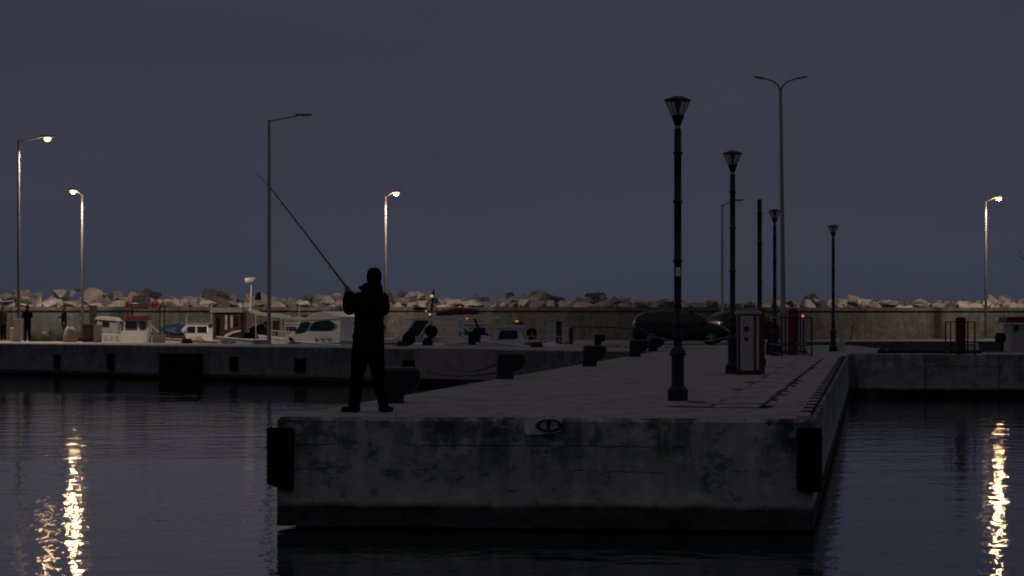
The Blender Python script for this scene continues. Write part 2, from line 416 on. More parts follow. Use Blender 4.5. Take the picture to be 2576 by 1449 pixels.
# left-hand jetty
jl = [J1 + U * 70, J1 + U * .0] ; 
jp = dens(J1 + U * 75, J1 - V * 0 + U * .05, 40, .02) + [JR + U * .5, JR + U * 75]
slab('jetty', jp, -.012, -1.22, .04, M_jetty, M_deck, under=.35)
# jetty face stretch with the light put into its paler colour, 6 cm proud (rope cleats here)
def on_jetty(x):                     # parameter along the jetty front where picture column x meets it
    k = (x - 1288) / F; return (J1.x - k * J1.y) / (k * U.y - U.x)
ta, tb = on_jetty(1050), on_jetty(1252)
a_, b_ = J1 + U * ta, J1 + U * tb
MB().prism([(a_.x, a_.y), ((a_ - V * .12).x, (a_ - V * .12).y), ((b_ - V * .12).x, (b_ - V * .12).y), (b_.x, b_.y)], -1.05, .004, axis='z', bev=.02).build('lit_section', M_palec, bpy.data.objects['jetty'])
# right-hand quay
rq = dens(J2 + Vector((.3, -.03)), Vector((46, 79.5)), 30, .02) + [Vector((46, 84.5)), Vector((12.95, 89.3))]
slab('quay', rq, -.009, -1.12, .03, M_quay, M_deck, under=.3)
# road at the root and along the breakwater
WL = Vector((-62, 137.1)); WR = Vector((62, 175.8)); WD = (WR - WL).normalized(); WN = Vector((-WD.y, WD.x))
EL = WL - WN * 5.5; ER = WR - WN * 14
road = [Vector((4.02, 108.03)), Vector((13.18, 108.03)), Vector((13.6, 147)), ER, WR + WN * .5, WL + WN * .5, EL, Vector((2.6, 150.5)), Vector((3.0, 140))]
slab('road', road, -.26, -1.6, .03, M_wall, M_road)
# low rear face of the apron towards the road is part of the step; embankment core behind the wall
mb = MB()
g = []
for i in range(61):
    p = WL.lerp(WR, i / 60); r = []
    for k, (o_, z_) in enumerate(((.75, .9), (2.0, 1.3), (4.0, 1.35), (7, 1.2), (11, -.5), (17, -3))):
        q = p + WN * o_; r.append((q.x, q.y, z_ + .25 * mnoise.noise(Vector((q.x * .6, q.y * .6, k)))))
    g.append(r)
mb.rings(g, cap=False, closed=False, smooth=False)
tag(mb.build('embankment', M_rocks[2]), kind='structure')

# breakwater wall with a proud coping, a thing
wall = thing('breakwater_wall', 'long weathered concrete wall running along the breakwater in front of the boulders', 'wall')
def wpoly(o0, o1): return [tuple(WL + WN * o0), tuple(WR + WN * o0), tuple(WR + WN * o1), tuple(WL + WN * o1)]
MB().prism(wpoly(0, .7), -.26, 1.40, axis='z').build('wall_panel', M_wall, wall)
MB().prism(wpoly(-.10, .78), 1.403, 1.60, axis='z', bev=.02).build('coping', M_wall, wall)

# trench cover strip on the pier deck with open dark joints
tr0 = ground(1790, 1026); tr1 = ground(2010, 903)
tA = Vector((tr0.x, tr0.y)); tD = (Vector((tr1.x, tr1.y)) - tA); tL = tD.length; tD.normalize(); tN = Vector((tD.y, -tD.x))
W_ = .62
mb = MB(); q = [tA - tN * .02 - tD * .05, tA + tN * (W_ + .035) - tD * .05, tA + tN * (W_ + .035) + tD * tL, tA - tN * .02 + tD * tL]
mb.add([(p.x, p.y, .004) for p in q], [(0, 1, 2, 3)])
trench = tag(mb.build('trench_joint', M_gap), kind='structure')
k = 0.0; mb = MB(); rnd = random.Random(3)
while k < tL - 1.2:
    ln = .95 + rnd.random() * .3; j = [rnd.uniform(-.02, .02) for _ in range(4)]
    a = tA + tD * k + tN * (.02 + j[0]); b = tA + tD * k + tN * (W_ - .02 + j[1]); c = tA + tD * (k + ln) + tN * (W_ - .02 + j[2]); d = tA + tD * (k + ln) + tN * (.02 + j[3])
    mb.prism([tuple(a), tuple(b), tuple(c), tuple(d)], .003, .012 + rnd.random() * .01, axis='z'); k += ln + .07 + (.12 if rnd.random() < .3 else 0)
o = mb.build('cover_slabs', M_trench, trench)
# dark weeds and puddly dirt beside the trench are irregular flat stains
def stain_sheet(name, cx, cy, rx, ry, seed, m=M_gap, z=.0045):
    rn = random.Random(seed); n = 22; vs = []
    for i in range(n):
        t = 2 * math.pi * i / n; k = .55 + .45 * rn.random(); vs.append((cx + rx * k * math.cos(t), cy + ry * k * math.sin(t), z))
    MB().add(vs, [tuple(range(n))]).build(name, m, trench)
for i, (x, y, rx, ry) in enumerate(((1752, 1012, .16, .5), (1795, 1025, .5, .25), (1712, 1023, .28, .3), (1905, 985, .14, .8), (1880, 998, .2, .4), (2040, 1020, .2, .35), (2020, 1012, .12, .3), (1968, 962, .3, .7), (2045, 905, .2, 1.2))):
    p = ground(x, y); stain_sheet('dirt_patch', p.x, p.y, rx, ry, i)
rn = random.Random(9)
for i in range(34):
    f = rn.random() ** 1.3; e = rn.choice((-.03, W_ + .04, W_ + .04)); q = tA + tD * (f * tL * .8) + tN * (e + rn.uniform(-.05, .05))
    stain_sheet('dirt_patch', q.x, q.y, rn.uniform(.05, .16), rn.uniform(.3, .9), 30 + i, z=.030 if 0 < e - .06 < W_ - .1 else .0046)
# thin pale strokes near the front right corner
for i, (x, y, w_) in enumerate(((2018, 1033, .42), (2030, 1013, .30), (2035, 1018, .16), (2046, 990, .28))):
    p = ground(x, y); MB().add([(p.x - w_ / 2, p.y, .005), (p.x + w_ / 2, p.y + .02, .005), (p.x + w_ / 2, p.y + .10, .005), (p.x - w_ / 2, p.y + .08, .005)], [(0, 1, 2, 3)]).build('pale_stroke', M_patch, pier)

# kerb along the right edge: blocks with dark drainage gaps
kb = MB(); gp = MB(); s = .25; AN = Vector((AX.y, -AX.x))
while s < 44:
    p = FR + AX * s; M = Matrix.Translation((p.x, p.y, 0)) @ Matrix.Rotation(-math.atan2(AX.x, AX.y), 4, 'Z')
    kb.box(-.20, -.05, 0, 1.02, .002, .035, .012, M)
    gp.box(-.17, -.02, 1.04, 1.27, .002, .05, .01, M)
    s += 1.32
kb.build('kerb_blocks', M_deck, pier); gp.build('drain_gap_blocks', M_gap, pier)

# ------------------------------------------------------------------ fenders, ring, bollards
def rubber_fender(name, label, loc, rz, w_, h_, d_, slant=0.0, group=None):
    t = thing(name, label, 'fender', loc, rz, group)
    # D-shaped profile in plan, extruded downwards, bottom cut at a slant
    n = 10; prof = [(-w_ / 2, 0)] + [(-w_ / 2 * math.cos(math.pi * i / n) * 1.0, -d_ * (.45 + .55 * math.sin(math.pi * i / n))) for i in range(n + 1)] + [(w_ / 2, 0)]
    mb = MB(); rg = []
    for zt, k in ((0, .9), (-.02, 1), (-h_ * .5, 1.0), (-h_ + .02, 1), (-h_, .92)):
        rg.append([(x * k, y * k, zt - (slant * (x / w_ + .5) if zt < -h_ * .9 else 0)) for x, y in prof])
    mb.rings(rg, smooth=False); mb.build('rubber_body', M_rubber, t)
    for z in (-.12, -h_ + .14): MB().box(-w_ / 2 - .01, w_ / 2 + .01, -.03, -.005, z - .03, z + .03).build('fixing_strap', M_rust, t)
    return t
fa = math.atan2((FR - FL).y, (FR - FL).x)
def front_pt(x): return Vector((x, 32.8 - .1154 * (x + 2.77)))
p = front_pt(-2.72); rubber_fender('rubber_fender', 'thick black rubber fender bolted over the left front corner of the near pier', (p.x, p.y + .02, -.125), fa, .31, .66, .22, .09)
p = front_pt(3.43); rubber_fender('rubber_fender', 'thick black rubber fender bolted over the right front corner of the near pier', (p.x, p.y + .02, -.10), fa, .29, .72, .2, .02)
ja = math.atan2(-U.y, -U.x)
for (x, w_, z0, h_, lab) in ((280, .30, -.35, .62, 'narrow dark fender on the far jetty face, left of the large black panel'), (590, .30, -.40, .52, 'narrow dark fender on the far jetty face, just right of the large black panel'),
                             (757, .42, -.42, .50, 'dark fender on the far jetty face just left of the angler'), (1030, .40, -.42, .48, 'dark fender on the far jetty face beside the paler lit stretch, right of the angler'),
                             (146, .25, -.45, .55, 'faint narrow fender on the far jetty face under the people')):
    t = on_jetty(x); p = J1 + U * t
    rubber_fender('jetty_fender', lab, (p.x, p.y, z0), ja, w_ * 1.35, h_, .16, 0, 'fenders along the far jetty')
t0, t1 = on_jetty(412), on_jetty(512); pa, pb = J1 + U * t0, J1 + U * t1
pn = thing('dark_panel', 'large square black panel reaching down the far jetty face to the water', 'fender', (*pa, 0), ja)  # large dark square in the jetty face, built as a plank panel
wd = (pb - pa).length
b = MB()
for i in range(5): b.box(wd * i / 5 + .015, wd * (i + 1) / 5 - .015, -.26, -.02, -1.55, -.30, .03)
b.build('black_planks', M_rubber, pn); MB().box(.05, wd - .05, -.02, .0, -1.5, -.33).build('backing_frame', M_rust, pn)

rg = thing('mooring_ring', 'rusty iron mooring ring on a whitewashed patch in the middle of the pier front', 'mooring ring', (*front_pt(.38), 0), fa)
n_ = random.Random(5)
pl = [(-.235, -.01), (-.23, -.165), (-.20, -.195), (.0, -.19), (.10, -.175), (.19, -.16), (.205, -.05), (.21, -.0), (.0, .0)]
MB().prism([(a, b) for a, b in pl], -.05, -.03, axis='y').build('whitewash_patch', M_patch, rg)
MB().torus((.06, -.085, -.085), .125, .021, 'y', 26, 8, 1.08, .52).build('ring', M_rust, rg)
MB().box(.035, .075, -.10, -.03, -.135, -.03, .008).build('staple', M_rust, rg)
# second mark: the recess behind the ring
BP = [(0, 0), (.31, 0), (.33, .10), (.36, .145), (.44, .165), (.50, .22), (.545, .30), (.55, .42), (.52, .475), (.45, .49), (.06, .49), (.01, .46), (0, .40)]
def bollard(x, y, s_, lab, rz=0, rail=True):
    p = ground(x, y)
    t = thing('bollard', lab, 'bollard', (p.x, p.y, 0), rz, 'cast iron mooring bollards', s_)
    mb = MB(); cx = .155
    def sh(k): return [(px_ - cx - (px_ - .25) * k, pz - (pz - .25) * k if pz > .02 else pz) for px_, pz in BP]
    mb.rings([[(a, -.15, c) for a, c in sh(.20)], [(a, -.11, c) for a, c in sh(.05)], [(a, -.05, c) for a, c in sh(0)], [(a, .05, c) for a, c in sh(0)], [(a, .11, c) for a, c in sh(.05)], [(a, .15, c) for a, c in sh(.20)]], smooth=False)
    mb.build('bitt', M_black, t)
    b = MB().box(-.165, .175, -.16, .16, 0.0, .022, .006)
    b.build('base_plate', M_rust, t)
    return t
B1 = bollard(985, 1014, 1.0, 'cast iron bollard right behind the angler, nearest on the pier edge')
B2 = bollard(1270, 953, 1.0, 'cast iron bollard on the pier edge, second from the angler, with ropes behind')
B3 = bollard(1483, 922, 1.0, 'cast iron bollard third along the pier edge, standing clear on the deck')
B4 = bollard(1597, 898, 1.0, 'cast iron bollard fourth along the pier edge below the rear of the dark car', )
B5 = bollard(1642, 884, .95, 'cast iron bollard at the root of the pier, partly hidden behind the fourth one')
B6 = bollard(1503, 868, .85, 'small far bollard on the jetty between the red post and the dark car')

def rope(name, label, pts, r, m, sag=0.0, n=14):
    P_ = []
    for a, b in zip(pts[:-1], pts[1:]):
        a = Vector(a); b = Vector(b)
        for i in range(n):
            t = i / n; q = a.lerp(b, t); q.z -= sag * 4 * t * (1 - t); P_.append(q)
    P_.append(Vector(pts[-1]))
    return tag(MB().tube(P_, r, 6).build(name, m), label, 'rope')
jp_ = lambda x, z: Vector((*(J1 + U * on_jetty(x) - V * .14), z))
b2 = ground(1270, 953)
rope('mooring_rope', 'upper rust brown mooring rope from the second bollard to the jetty face', [(b2.x - .1, b2.y, .30), jp_(1130, -.52)], .016, M_roper, .22)
rope('mooring_rope', 'lower rust brown mooring rope slack between the second bollard and the jetty', [(b2.x - .12, b2.y, .12), jp_(1080, -.78)], .016, M_roper, .12)
p2 = ground(1840, 938)
b5 = ground(1642, 884)
rope('barrier_rope', 'thin pale rope sagging from the root bollard to the second lamp post', [(b5.x + .3, b5.y, .42), atd(1745, 857, 76), atd(1832, 847, p2.y)], .012, M_rope, .04)
rope('barrier_rope', 'thin dark rope from the far red post to the root bollard', [atd(1440, 821, 98), atd(1545, 824, 95), atd(1612, 826, 92), (b5.x + .1, b5.y, .44)], .018, M_roper, .01)

# ------------------------------------------------------------------ ornamental lamp posts
def lamp_post(x, y, s_, lab, head=True):
    p = ground(x, y)
    t = thing('lamp_post', lab, 'lamp post', (p.x, p.y, 0), 0, 'ornamental lamp posts along the pier', s_)
    # plinth: squat octagonal block
    MB().lathe([(.138, 0), (.148, .01), (.150, .14), (.140, .165), (.118, .19), (.10, .205)], n=8, smooth=False, rot=R(22.5)).build('plinth', M_black, t)
    MB().lathe([(.098, .20), (.090, .23), (.090, .60), (.096, .625), (.118, .64), (.120, .67), (.108, .68), (.100, .71), (.070, .74), (.058, .765), (.062, .79), (.058, .82), (.075, .86), (.078, .90), (.062, .95), (.056, 1.0)], n=18).build('pedestal_shaft', M_black, t)
    prof = [(.054, .99), (.052, 1.6)]
    for z in (1.05, 1.95, 2.78, 3.46):
        prof += [(.052, z - .02), (.066, z - .015), (.066, z + .015), (.052, z + .02)]
    prof += [(.050, 3.78 if head else 3.76), (.046, 3.80 if head else 3.78)]
    prof = sorted(prof, key=lambda q: q[1])
    MB().lathe(prof, n=16).build('pole', M_black, t)
    if head:
        MB().lathe([(.040, 3.80), (.040, 3.845)], n=14).build('neck_ring', M_galv, t)
        MB().lathe([(.045, 3.845), (.06, 3.89), (.088, 3.96), (.088, 3.985), (.05, 3.99)], n=14).build('lantern_cup', M_black, t)
        MB().lathe([(.080, 3.985), (.178, 4.185)], n=10, smooth=False, cap=False, rot=R(18)).build('lantern_glass', M_lglass, t)
        rb = MB()
        for k in range(5):
            a = 2 * math.pi * k / 5 + R(18); c, s2 = math.cos(a), math.sin(a)
            rb.tube([(.084 * c, .084 * s2, 3.98), (.183 * c, .183 * s2, 4.19)], .0065, 5)
        rb.build('lantern_ribs', M_black, t)
        MB().lathe([(.190, 4.185), (.195, 4.195), (.190, 4.205), (.10, 4.235), (.07, 4.25), (.055, 4.252)], n=20).build('lantern_lid', M_black, t)
        MB().lathe([(.028, 3.99), (.03, 4.08), (.045, 4.10), (.05, 4.18)], n=10).build('lamp_bulb', M_unlit, t)
    return t
LP1 = lamp_post(1705, 1008, 1.0, 'black ornamental lamp post nearest on the pier, with its glass lantern head')
lamp_post(1843, 940, 1.065, 'black ornamental lamp post second along the pier, beside the pale grey cabinet')
lamp_post(1911, 922, 1.02, 'black lamp post without a lantern head, rising behind the pale grey cabinet', head=False)
lamp_post(1949, 895, 1.0, 'slim looking black lantern lamp post left of the caged red cabinet')
lamp_post(2096, 884, .965, 'black lantern lamp post standing alone at the corner of the pier root')
# pale sticker on the nearest post
MB().box(-.03, .034, -.058, -.0525, 1.74, 1.86, .002).build('sticker', M_patch, LP1)
MB().lathe([(.056, 1.30), (.058, 1.32), (.056, 1.34)], n=14).build('pole_band', M_black, LP1)

# ------------------------------------------------------------------ street lights
def street_light(x, ybase, d, H, az, lab, lit=0, arm=1.25, z0=0.0, rise=.18):
    X = (x - 1288) / F * d
    t = thing('street_light', lab, 'street light', (X, d, z0), az, 'tall galvanised street lights')
    MB().lathe([(.16, 0), (.16, .02), (.085, .03)], n=14).build('base_flange', M_galv, t)
    MB().lathe([(.085, .02), (.075, 2), (.050, H - .05), (.052, H), (.03, H + .02)], n=14).build('pole', M_galvd if lit else M_galv, t)
    MB().tube([(0, 0, H - .06), (arm * .35, 0, H - .02 + rise * .35), (arm * .8, 0, H - .02 + rise)], .03, 8).build('arm', M_galv, t)
    hd = MB(); zz = H + rise; x0 = arm * .72
    hd.rings([[(x0 + a, b * wv, zz + c) for b, c in ((-1, 0), (-.8, .05), (.8, .05), (1, 0), (.85, -.03), (-.85, -.03))] for a, wv in ((0, .05), (.12, .12), (.45, .16), (.62, .13), (.66, .07))], smooth=False)
    hd = hd.build('lamp_head', M_lumi, t)
    # flat downward-facing panel in a shallow clear bowl
    ln = MB().lathe([(.15, -.032), (.15, -.045), (.10, -.055)] if not lit else [(.17, -.04), (.175, -.09), (.15, -.15), (.09, -.20), (.03, -.215)], (x0 + .36, 0, zz), n=12, smooth=True)
    ln.build('lens', (M_unlit, M_lens, M_lens2)[lit], hd)
    if lit:
        for nm, ty, P_, col, zo in (('beam', 'SPOT', (0, 1600, 2500)[lit], (1, .80, .64), -.16), ('glow', 'POINT', (0, 230, 36)[lit], (1, .62, .32), -.17)):
            ld = bpy.data.lights.new(nm, ty); ld.energy = P_; ld.color = col; ld.shadow_soft_size = .10 if nm == 'beam' else .13
            if ty == 'SPOT': ld.spot_size = R(156); ld.spot_blend = .35
            lo = bpy.data.objects.new(nm, ld); C.objects.link(lo); lo.location = (x0 + .36, 0, zz + zo - .14); lo.parent = hd
    return t
street_light(47, 857, 125, 9.0, 0, 'lit street light with its arm to the right, leftmost in the picture behind the people', 2, 1.3, 0)
street_light(207, 0, 145, 7.72, R(-105), 'brightly lit street light on the breakwater, second from the left', 1, 1.1, -.26)
street_light(677, 866, 111, 8.95, 0, 'unlit street light on the far jetty that crosses the fishing rod', 0, 1.45, 0, .20)
street_light(970, 0, 149, 7.80, R(-58), 'brightly lit street light rising directly behind the angler', 1, 1.1, -.26)
street_light(2480, 0, 160.5, 8.02, R(-60), 'brightly lit street light on the breakwater at the right end of the picture', 1, 1.1, -.26)
street_light(1817, 0, 156.5, 7.62, R(0), 'thin faint unlit street light between the first two lantern lamp posts', 0, .75, -.26, .25)
# twin-arm light
X = (1971 - 1288) / F * 95
tw = thing('twin_arm_street_light', 'tallest unlit street light with two curved arms spreading like a letter Y', 'street light', (X, 95, 0))
MB().lathe([(.17, 0), (.17, .025), (.095, .03)], n=14).build('base_flange', M_galv, tw)
MB().tube([(0, 0, .02), (-.02, 0, 2.5), (-.05, 0, 5), (-.08, 0, 7.4), (-.10, 0, 8.85)], [.09, .08, .068, .055, .052], 12).build('pole', M_galv, tw)
for sgn in (-1, 1):
    pts = [(-.10, 0, 8.75), (-.10 + sgn * .06, 0, 8.98), (-.10 + sgn * .20, 0, 9.13), (-.10 + sgn * .42, 0, 9.21), (-.10 + sgn * .66, 0, 9.27)]
    ar = MB().tube(pts, [.035, .03, .026, .024, .022], 8).build('arm', M_lumi, tw)
    x0 = -.10 + sgn * .56; hd = MB()
    hd.rings([[(x0 + sgn * a, b * wv, 9.245 + a * .2 + c) for b, c in ((-1, 0), (-.7, .035), (.7, .035), (1, 0), (.8, -.03), (-.8, -.03))] for a, wv in ((0, .04), (.08, .10), (.26, .12), (.36, .05))], smooth=False)
    hd = hd.build('lamp_head', M_lumi, ar)

# ------------------------------------------------------------------ cabinets and cages
def light_tab(t, x, z, y):
    MB().box(x - .035, x + .035, y - .05, y, z - .04, z + .04, .012).build('indicator_lamp', M_orange, t)
def cabinet(name, lab, x, y, w_, h_, d_, m, ms, rz=0, emblems=True, light=None, lid=True, group='service cabinets on the harbour'):
    p = ground(x, y)
    t = thing(name, lab, 'cabinet', (p.x, p.y, 0), rz, group)
    MB().box(-w_ / 2 - .03, w_ / 2 + .03, -.03, d_ + .03, 0, .05, .01).build('footing', M_gap, t)
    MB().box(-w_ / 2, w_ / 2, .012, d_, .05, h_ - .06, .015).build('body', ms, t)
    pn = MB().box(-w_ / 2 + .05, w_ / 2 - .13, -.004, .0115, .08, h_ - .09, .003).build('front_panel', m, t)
    if emblems:
        MB().prism([(.055 * math.cos(2 * math.pi * k / 14) - .05, h_ * .72 + .055 * math.sin(2 * math.pi * k / 14)) for k in range(14)], -.02, -.005).build('round_socket_cover', M_emb, pn)
        MB().box(-.09, -.01, -.012, -.005, h_ * .56 - .04, h_ * .56 + .04, .004).build('blue_emblem', M_bluel, pn)
    MB().box(w_ / 2 - .07, w_ / 2 - .02, -.006, .0115, .10, h_ - .10, .003).build('pale_edge_strip', m, t)
    if lid: MB().prism([(-w_ / 2 - .04, h_ - .06), (w_ / 2 + .03, h_ - .06), (w_ / 2 + .03, h_ - .02), (w_ / 2 - .04, h_ + .01), (-w_ / 2 + .04, h_ + .01), (-w_ / 2 - .04, h_ - .02)], -.03, d_ + .03, bev=.01).build('lid', m, t)
    if light is not None: light_tab(t, light, h_ - .12, -.0)
    return t
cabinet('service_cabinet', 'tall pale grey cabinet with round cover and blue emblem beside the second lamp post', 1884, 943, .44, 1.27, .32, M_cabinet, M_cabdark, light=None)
def red_cab(lab, x, y, w_, h_, d_=.25, pale=True, light=False, rz=0):
    p = ground(x, y); t = thing('fire_hose_cabinet', lab, 'fire cabinet', (p.x, p.y, 0), rz, 'red fire cabinets on the harbour')
    MB().box(-w_ / 2, w_ / 2, 0, d_, .0, h_, .012).build('body', M_red, t)
    MB().box(-w_ / 2 + .03, w_ / 2 - .03, -.012, -.0, .08, h_ * .52, .004).build('lower_door', M_red, t)
    MB().box(-w_ / 2 + .03, w_ / 2 - .03, -.012, -.0, h_ * .54, h_ - .06, .004).build('upper_door', M_red, t)
    MB().prism([(-w_ / 2 - .02, h_), (w_ / 2 + .02, h_), (w_ / 4, h_ + .06), (-w_ / 4, h_ + .06)], -.02, d_ + .02).build('cap', M_red, t)
    if pale:
        MB().box(-w_ / 2 - .055, -w_ / 2 - .005, -.005, d_ * .6, .0, h_ - .02, .004).build('pale_side_panel', M_cabinet, t)
    if light: light_tab(t, -w_ / 2 - .04, h_ - .03, -.02)
    return t
red_cab('narrow dull red fire cabinet with an orange lamp, right beside the tall pale grey cabinet', 1916, 941, .125, 1.27, light=True)
def cage(lab, xa, xb, yf, dd, h_):
    a = ground(xa, yf); b = ground(xb, yf); w_ = b.x - a.x
    t = thing('steel_cage', lab, 'railing', (a.x, a.y, 0), 0, 'black steel guard frames')
    mb = MB()
    for (px_, py_) in ((0, 0), (w_, 0), (w_ * .92, dd), (-.0, dd)):
        MB().box(px_ - .02, px_ + .02, py_ - .02, py_ + .02, 0, h_, .004).build('post', M_black, t)
    for z in (h_ - .02, h_ * .30, h_ * .08):
        b_ = MB().box(.02, w_ - .02, -.014, .014, z - .014, z + .014).box(.02, w_ * .92 - .02, dd - .014, dd + .014, z - .014, z + .014)
        b_.tube([(w_, .02, z), (w_ * .92, dd - .02, z)], .014, 6).tube([(0, .02, z), (0, dd - .02, z)], .014, 6)
        b_.build('rail', M_black, t)
    return t
cage('black steel guard frame around the red cabinet at the pier root', 1967, 2042, 899, 4.0, 1.12)
red_cab('broad dull red fire cabinet standing inside the black guard frame at the pier root', 1996, 893, .30, 1.30, pale=False, light=False)
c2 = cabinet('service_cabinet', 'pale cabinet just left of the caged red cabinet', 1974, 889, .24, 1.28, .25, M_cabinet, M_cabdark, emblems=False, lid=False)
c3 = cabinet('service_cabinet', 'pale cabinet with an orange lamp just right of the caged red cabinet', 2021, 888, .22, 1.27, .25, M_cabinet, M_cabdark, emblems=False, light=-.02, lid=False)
cage('black steel guard frame standing on the right-hand quay', 2391, 2452, 893, .9, 1.0)
red_cab('dark red fire cabinet inside the guard frame on the right-hand quay', 2418, 891.5, .28, 1.06, pale=False)
# far cabinets on the jetty
cabinet('service_cabinet', 'pale service cabinet on the far jetty left of the dark bollards', 1388, 866, .36, 1.02, .3, M_white2, M_white2, emblems=False)
cabinet('service_cabinet', 'dark narrow cabinet between two pale ones on the far jetty', 1406, 866, .22, .98, .3, M_cabdark, M_carp, emblems=False, lid=False)
cabinet('service_cabinet', 'low pale cabinet touching the red post on the far jetty', 1423, 865, .22, .72, .3, M_white2, M_white2, emblems=False, lid=False)
red_cab('short dull red cabinet at the end of the row of cabinets on the far jetty', 1437, 866, .16, .60, pale=False)

# refuse bags beside the third lamp post
def blob(name, loc, sx, sy, sz, m, seed, parent=None, rough=.25):
    bm = bmesh.new(); bmesh.ops.create_icosphere(bm, subdivisions=3, radius=1)
    for v in bm.verts:
        k = 1 + rough * mnoise.noise(v.co * 1.7 + Vector((seed * 3.1, 0, 0))) + rough * .4 * mnoise.noise(v.co * 5 + Vector((0, seed, 0)))
        v.co = Vector((v.co.x * sx * k, v.co.y * sy * k, max(-.15 * sz, v.co.z * k * sz)))
    me = bpy.data.meshes.new(name); bm.to_mesh(me); bm.free(); me.materials.append(m)
    for q in me.polygons: q.use_smooth = True
    o = bpy.data.objects.new(name, me); C.objects.link(o); o.location = loc; o.parent = parent; return o
p = ground(1939, 892)
tag(blob('refuse_bag', (p.x, p.y, .05), .16, .2, .42, M_rubber, 2), 'tall black refuse bag between the pale grey cabinet and the third lantern post', 'refuse bag')
p = ground(1956, 893)
tag(blob('refuse_bag', (p.x, p.y, .03), .15, .18, .30, M_rubber, 6), 'lower black refuse bag leaning at the foot of the third lantern post', 'refuse bag')

# things by the right-hand quay
p = ground(2116, 882.5); t = thing('plastic_drum', 'short pale drum standing beside the corner lamp post', 'drum', (p.x, p.y, 0))
MB().lathe([(.13, 0), (.14, .02), (.145, .15), (.138, .16), (.145, .17), (.14, .30), (.11, .335)], n=18).build('body', M_cream, t)
MB().lathe([(.06, .335), (.06, .36), (.03, .362)], n=12).build('cap', M_cabdark, t)
a = atd(2137, 858, 158); 
tag(MB().tube([atd(2138, 856, 147), atd(2145, 817, 147)], .05, 6).build('leaning_pole', M_palec), 'short pale pole leaning in front of the breakwater wall, right of the corner lamp post', 'pole')
# dark work barge behind the right quay
def lerp(a, b, t): return a + (b - a) * t
def hull(L_, B_, H_, mat_, parent, sheer=.35, rake=.5, stern=.85, z0=0.0, name='hull', flare=1.15, m2=None):
    """boat hull, bow to +x; z measured from the waterline"""
    n = 16; rg = []
    for i in range(n + 1):
        t = i / n; x = -L_ / 2 + L_ * t
        wq = stern if t < .35 else stern
        wd = B_ / 2 * (lerp(stern, 1, min(1, t / .4)) if t < .4 else (1 - ((t - .4) / .6) ** 2.3) * .985 + .015)
        zt = H_ * (1 + sheer * max(0, (t - .3) / .7) ** 1.8); zb = -.35 + (.6 * H_ if t > .98 else .35 * max(0, (t - .7) / .3) ** 2)
        xs = x + rake * max(0, (t - .6) / .4) ** 2
        r = []
        for s_ in (-1, 1):
            col = [(xs, s_ * wd, zt), (lerp(x, xs, .55), s_ * wd * .93, zt * .55), (x - .1 * t, s_ * wd * .72, .05), (x - .2 * t, 0 + s_ * wd * .1, zb)]
            r += col if s_ == -1 else col[::-1]
        rg.append(r)
    o = MB().rings(rg, smooth=False).build(name, mat_, parent)
    # gunwale strip
    gl = MB()
    for s_ in (0, 7): gl.tube([(q[s_][0], q[s_][1], q[s_][2] + .012) for q in rg], .028, 6)
    gl.build('gunwale', m2 or mat_, o)
    return o
def boat(lab, x, d, L_, B_, H_, rz, hm, cat='boat', name='moored_boat', sheer=.35, m2=None, **k):
    X = (x - 1288) / F * d
    t = thing(name, lab, cat, (X, d, WZ), rz, None)
    hull(L_, B_, H_, hm, t, sheer, m2=m2, **k)
    return t
def panel(t, poly, y, m, name, th=.012):        # thin inlaid window on a side wall, poly in (x, z)
    return MB().prism(poly, y - th, y + th).build(name, m, t)
def cabin(t, prof, w_, m, name='cabin', taper=.93):
    # prof (x,z) polygon, width tapers to the top
    zs = [p[1] for p in prof]; z0, z1 = min(zs), max(zs)
    def wid(z): return w_ / 2 * lerp(1, taper, (z - z0) / (z1 - z0 + 1e-6))
    return MB().rings([[(x, -wid(z), z) for x, z in prof], [(x, wid(z), z) for x, z in prof]], smooth=False).build(name, m, t)
S = 1.0
def rails(t, L_, B_, zd, x0, x1, m=M_white2 if False else None, h=.5):
    m = m or M_white2
    for s_ in (-1, 1):
        pts = []
        n = 6
        for i in range(n + 1):
            f = i / n; x = lerp(x0, x1, f); u = max(0, (x / L_ + .5 - .4) / .6); y = s_ * (B_ / 2 * (1 - u ** 2.3) - .05)
            z0 = zd * (1 + .3 * max(0, (x / L_ + .2)) ** 1.8)
            MB().tube([(x, y, z0), (x, y, z0 + h)], .014, 5).build('stanchion', m, t); pts.append((x, y, z0 + h))
        MB().tube(pts, .014, 5).build('guard_rail', m, t)
# D: white cabin cruiser left of the angler, bow to the left
def xz(px_, py_, d, x0): return (-((px_ - 1288) / F * d - x0), CZ + (HOR - py_) / F * d - WZ)   # local x (bow -x flipped) for rz = pi
def mir(pts, d, x0): return [xz(a, b, d, x0) for a, b in pts]
def std(pts, d, x0): return [((a - 1288) / F * d - x0, CZ + (HOR - b) / F * d - WZ) for a, b in pts]

